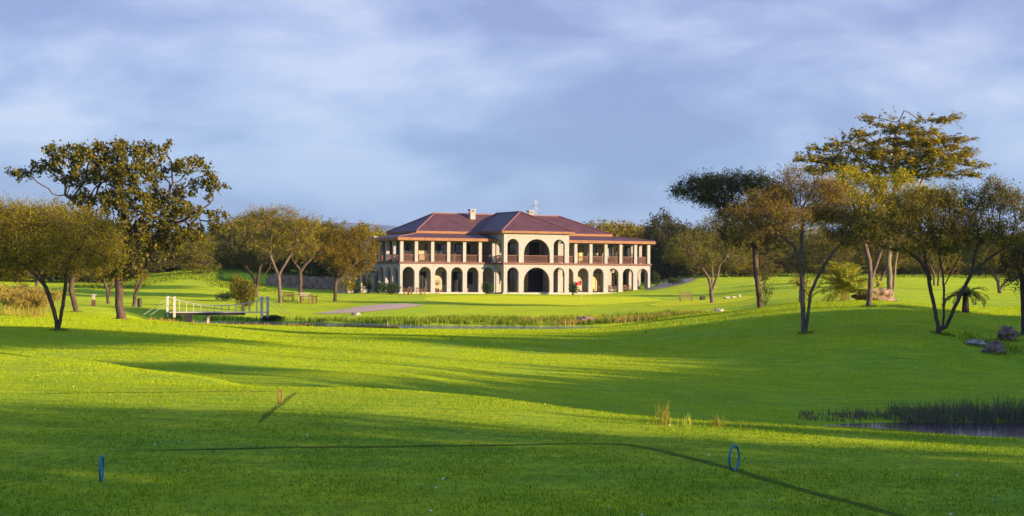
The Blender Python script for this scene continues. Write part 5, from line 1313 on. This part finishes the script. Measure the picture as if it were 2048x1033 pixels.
papyrus('golden papyrus tuft behind the two papyrus clumps', 42, 108, 40, 1.3, 2.0, 3, 'papyrus clumps')

# ------------------------------------------------------------------ shrubs and palms
shrub('tall feathery willow-like bush beside the right end of the footbridge', G(487, 148), 2.7, 3.5, 31, 'leaf_acacia', 9000, .15)
shrub('dark dense shrub at the left corner of the clubhouse', G(781, 192), 2.6, 1.7, 32, n=2600, group='shrubs along the clubhouse')
for px, Y, w, h, lab in ((712, 194, 2.4, 2.1, 'dark shrub at the left end of the annex'), (735, 196, 1.6, 2.1, 'dark shrub before the annex piers'), (757, 195, 1.5, 1.6, 'small dark shrub between annex and corner shrub'), (694, 193, 2.6, 2.7, 'golden shrub against the end of the rubble wall'),
                      (976, 194.5, 1.9, 1.7, 'leafy shrub before the left return of the centre block'), (1147, 200, 1.4, 1.9, 'leafy shrub before the right return of the centre block'), (1312, 212, 1.4, 2.2, 'flowering shrub at the right corner of the clubhouse')):
    shrub(lab, G(px, Y), w, h, px, 'leaf_gold' if 'golden' in lab else 'leaf_shrub', 1500, .15, group='shrubs along the clubhouse')
for px, Y, w, h, lab in ((452, 168, 3.0, 1.2, 'low dark bush on the meadow left of the willow-like bush'), (545, 136, 2.2, .6, 'low dark groundcover at the right guy rope of the footbridge'), (1352, 212, 2.8, 1.0, 'green mound bush beside the gravel road')):
    shrub(lab, G(px, Y), w, h, px, 'leaf_shrub', 1300, .14)
palm('big bushy sunlit palm left of the boulder on the hill crest', G(1690, 106), .5, 3.0, 60, 1.1, .62, 41, tr=.3, spread=(.05, 1.5))
palm('small palm with a pale bare stem left of the hill crest', G(1600, 118), 1.5, 1.3, 16, 1.5, .35, 42, tr=.09, bark='bark_pale', spread=(.2, 1.5), mat='leaf_straw')
palm('dark spreading palm with a stubby trunk right of the three-stemmed acacia', G(1931, 96), .95, 1.75, 24, 1.3, .36, 43, tr=.2, spread=(.6, 1.5), mat='leaf_shrub')

# ------------------------------------------------------------------ power pylon far behind
g_ = G(1071, 480); ptop = P(1071, 399, 480).z; ph = ptop-g_.z
py = empty('power_pylon', g_); tag(py, 'faint steel lattice power pylon behind the clubhouse roof', 'pylon')
m = MB(); nseg = 12
def pw(z): return 1.5*(1-z/ph)+.18
for sx in (-1, 1):
    for sy in (-1, 1): m.tube([(sx*pw(z), sy*pw(z), z) for z in (0, ph*.5, ph)], .06, 4)
for i in range(nseg):
    z0 = ph*i/nseg; z1 = ph*(i+1)/nseg
    for sy in (-1, 1):
        m.tube([(-pw(z0), sy*pw(z0), z0), (pw(z1), sy*pw(z1), z1)], .03, 3); m.tube([(pw(z0), sy*pw(z0), z0), (-pw(z1), sy*pw(z1), z1)], .03, 3)
m.build('lattice_tower', M['metal'], py)
for z, w in ((ph*.90, 1.7), (ph*.80, 2.0), (ph*.70, 2.2)):
    m = MB(); m.tube([(-w, 0, z), (0, 0, z+.25), (w, 0, z)], .045, 4); m.tube([(-w, 0, z), (w, 0, z)], .04, 4); m.build('cross_arm', M['metal'], py)

# thicket that closes the skyline under the background trees
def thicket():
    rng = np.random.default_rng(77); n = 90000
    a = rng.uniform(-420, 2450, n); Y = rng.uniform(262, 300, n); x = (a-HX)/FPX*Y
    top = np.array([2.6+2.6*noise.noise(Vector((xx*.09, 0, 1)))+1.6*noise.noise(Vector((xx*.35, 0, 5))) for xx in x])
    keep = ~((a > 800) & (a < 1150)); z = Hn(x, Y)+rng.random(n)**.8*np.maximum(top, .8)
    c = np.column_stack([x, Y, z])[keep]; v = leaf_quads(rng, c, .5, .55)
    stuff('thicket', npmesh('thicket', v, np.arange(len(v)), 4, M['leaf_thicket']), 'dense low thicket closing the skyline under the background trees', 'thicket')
thicket()

# far hills
def ridge(name, Y, pts, mat):
    m = MB(); xs = []
    n = 160; f = pchip([p[0] for p in pts], [p[1] for p in pts]); rows = []
    for i in range(n+1):
        px = pts[0][0]+(pts[-1][0]-pts[0][0])*i/n; r = float(f(np.array([px]))[0])+1.2*noise.noise(Vector((px*.03, 0, 0)))
        t = P(px, r, Y); rows.append([(t.x*(Y-1200)/Y, Y-1200, -12), (t.x*(Y-500)/Y, Y-500, t.z*.55-6), (t.x, Y, t.z), (t.x*(Y+900)/Y, Y+900, -15)])
    for a, b in zip(rows[:-1], rows[1:]):
        for k in range(3): m.poly([a[k], b[k], b[k+1], a[k+1]])
    o = m.build(name, M[mat], smooth=True); tag(o, kind='structure')
ridge('far_hills', 7000, [(-400, 505), (0, 500), (300, 470), (560, 452), (700, 446), (780, 452), (900, 462), (1100, 468), (1400, 474), (1800, 490), (2500, 505)], 'hill')


# air
def haze():
    m, t, o = newmat('pale_air'); v = N(t, 'ShaderNodeVolumePrincipled'); v.inputs['Color'].default_value = (0.52, 0.70, 1.0, 1); v.inputs['Density'].default_value = 0.8e-4; v.inputs['Anisotropy'].default_value = 0.2
    L(t, v.outputs[0], o.inputs['Volume'])
    q = MB(); q.box(-4200, 4200, -400, 9500, -60, 260); h = q.build('haze', m); tag(h, 'thin bluish air that pales the far hills', 'haze', kind='stuff')
haze()
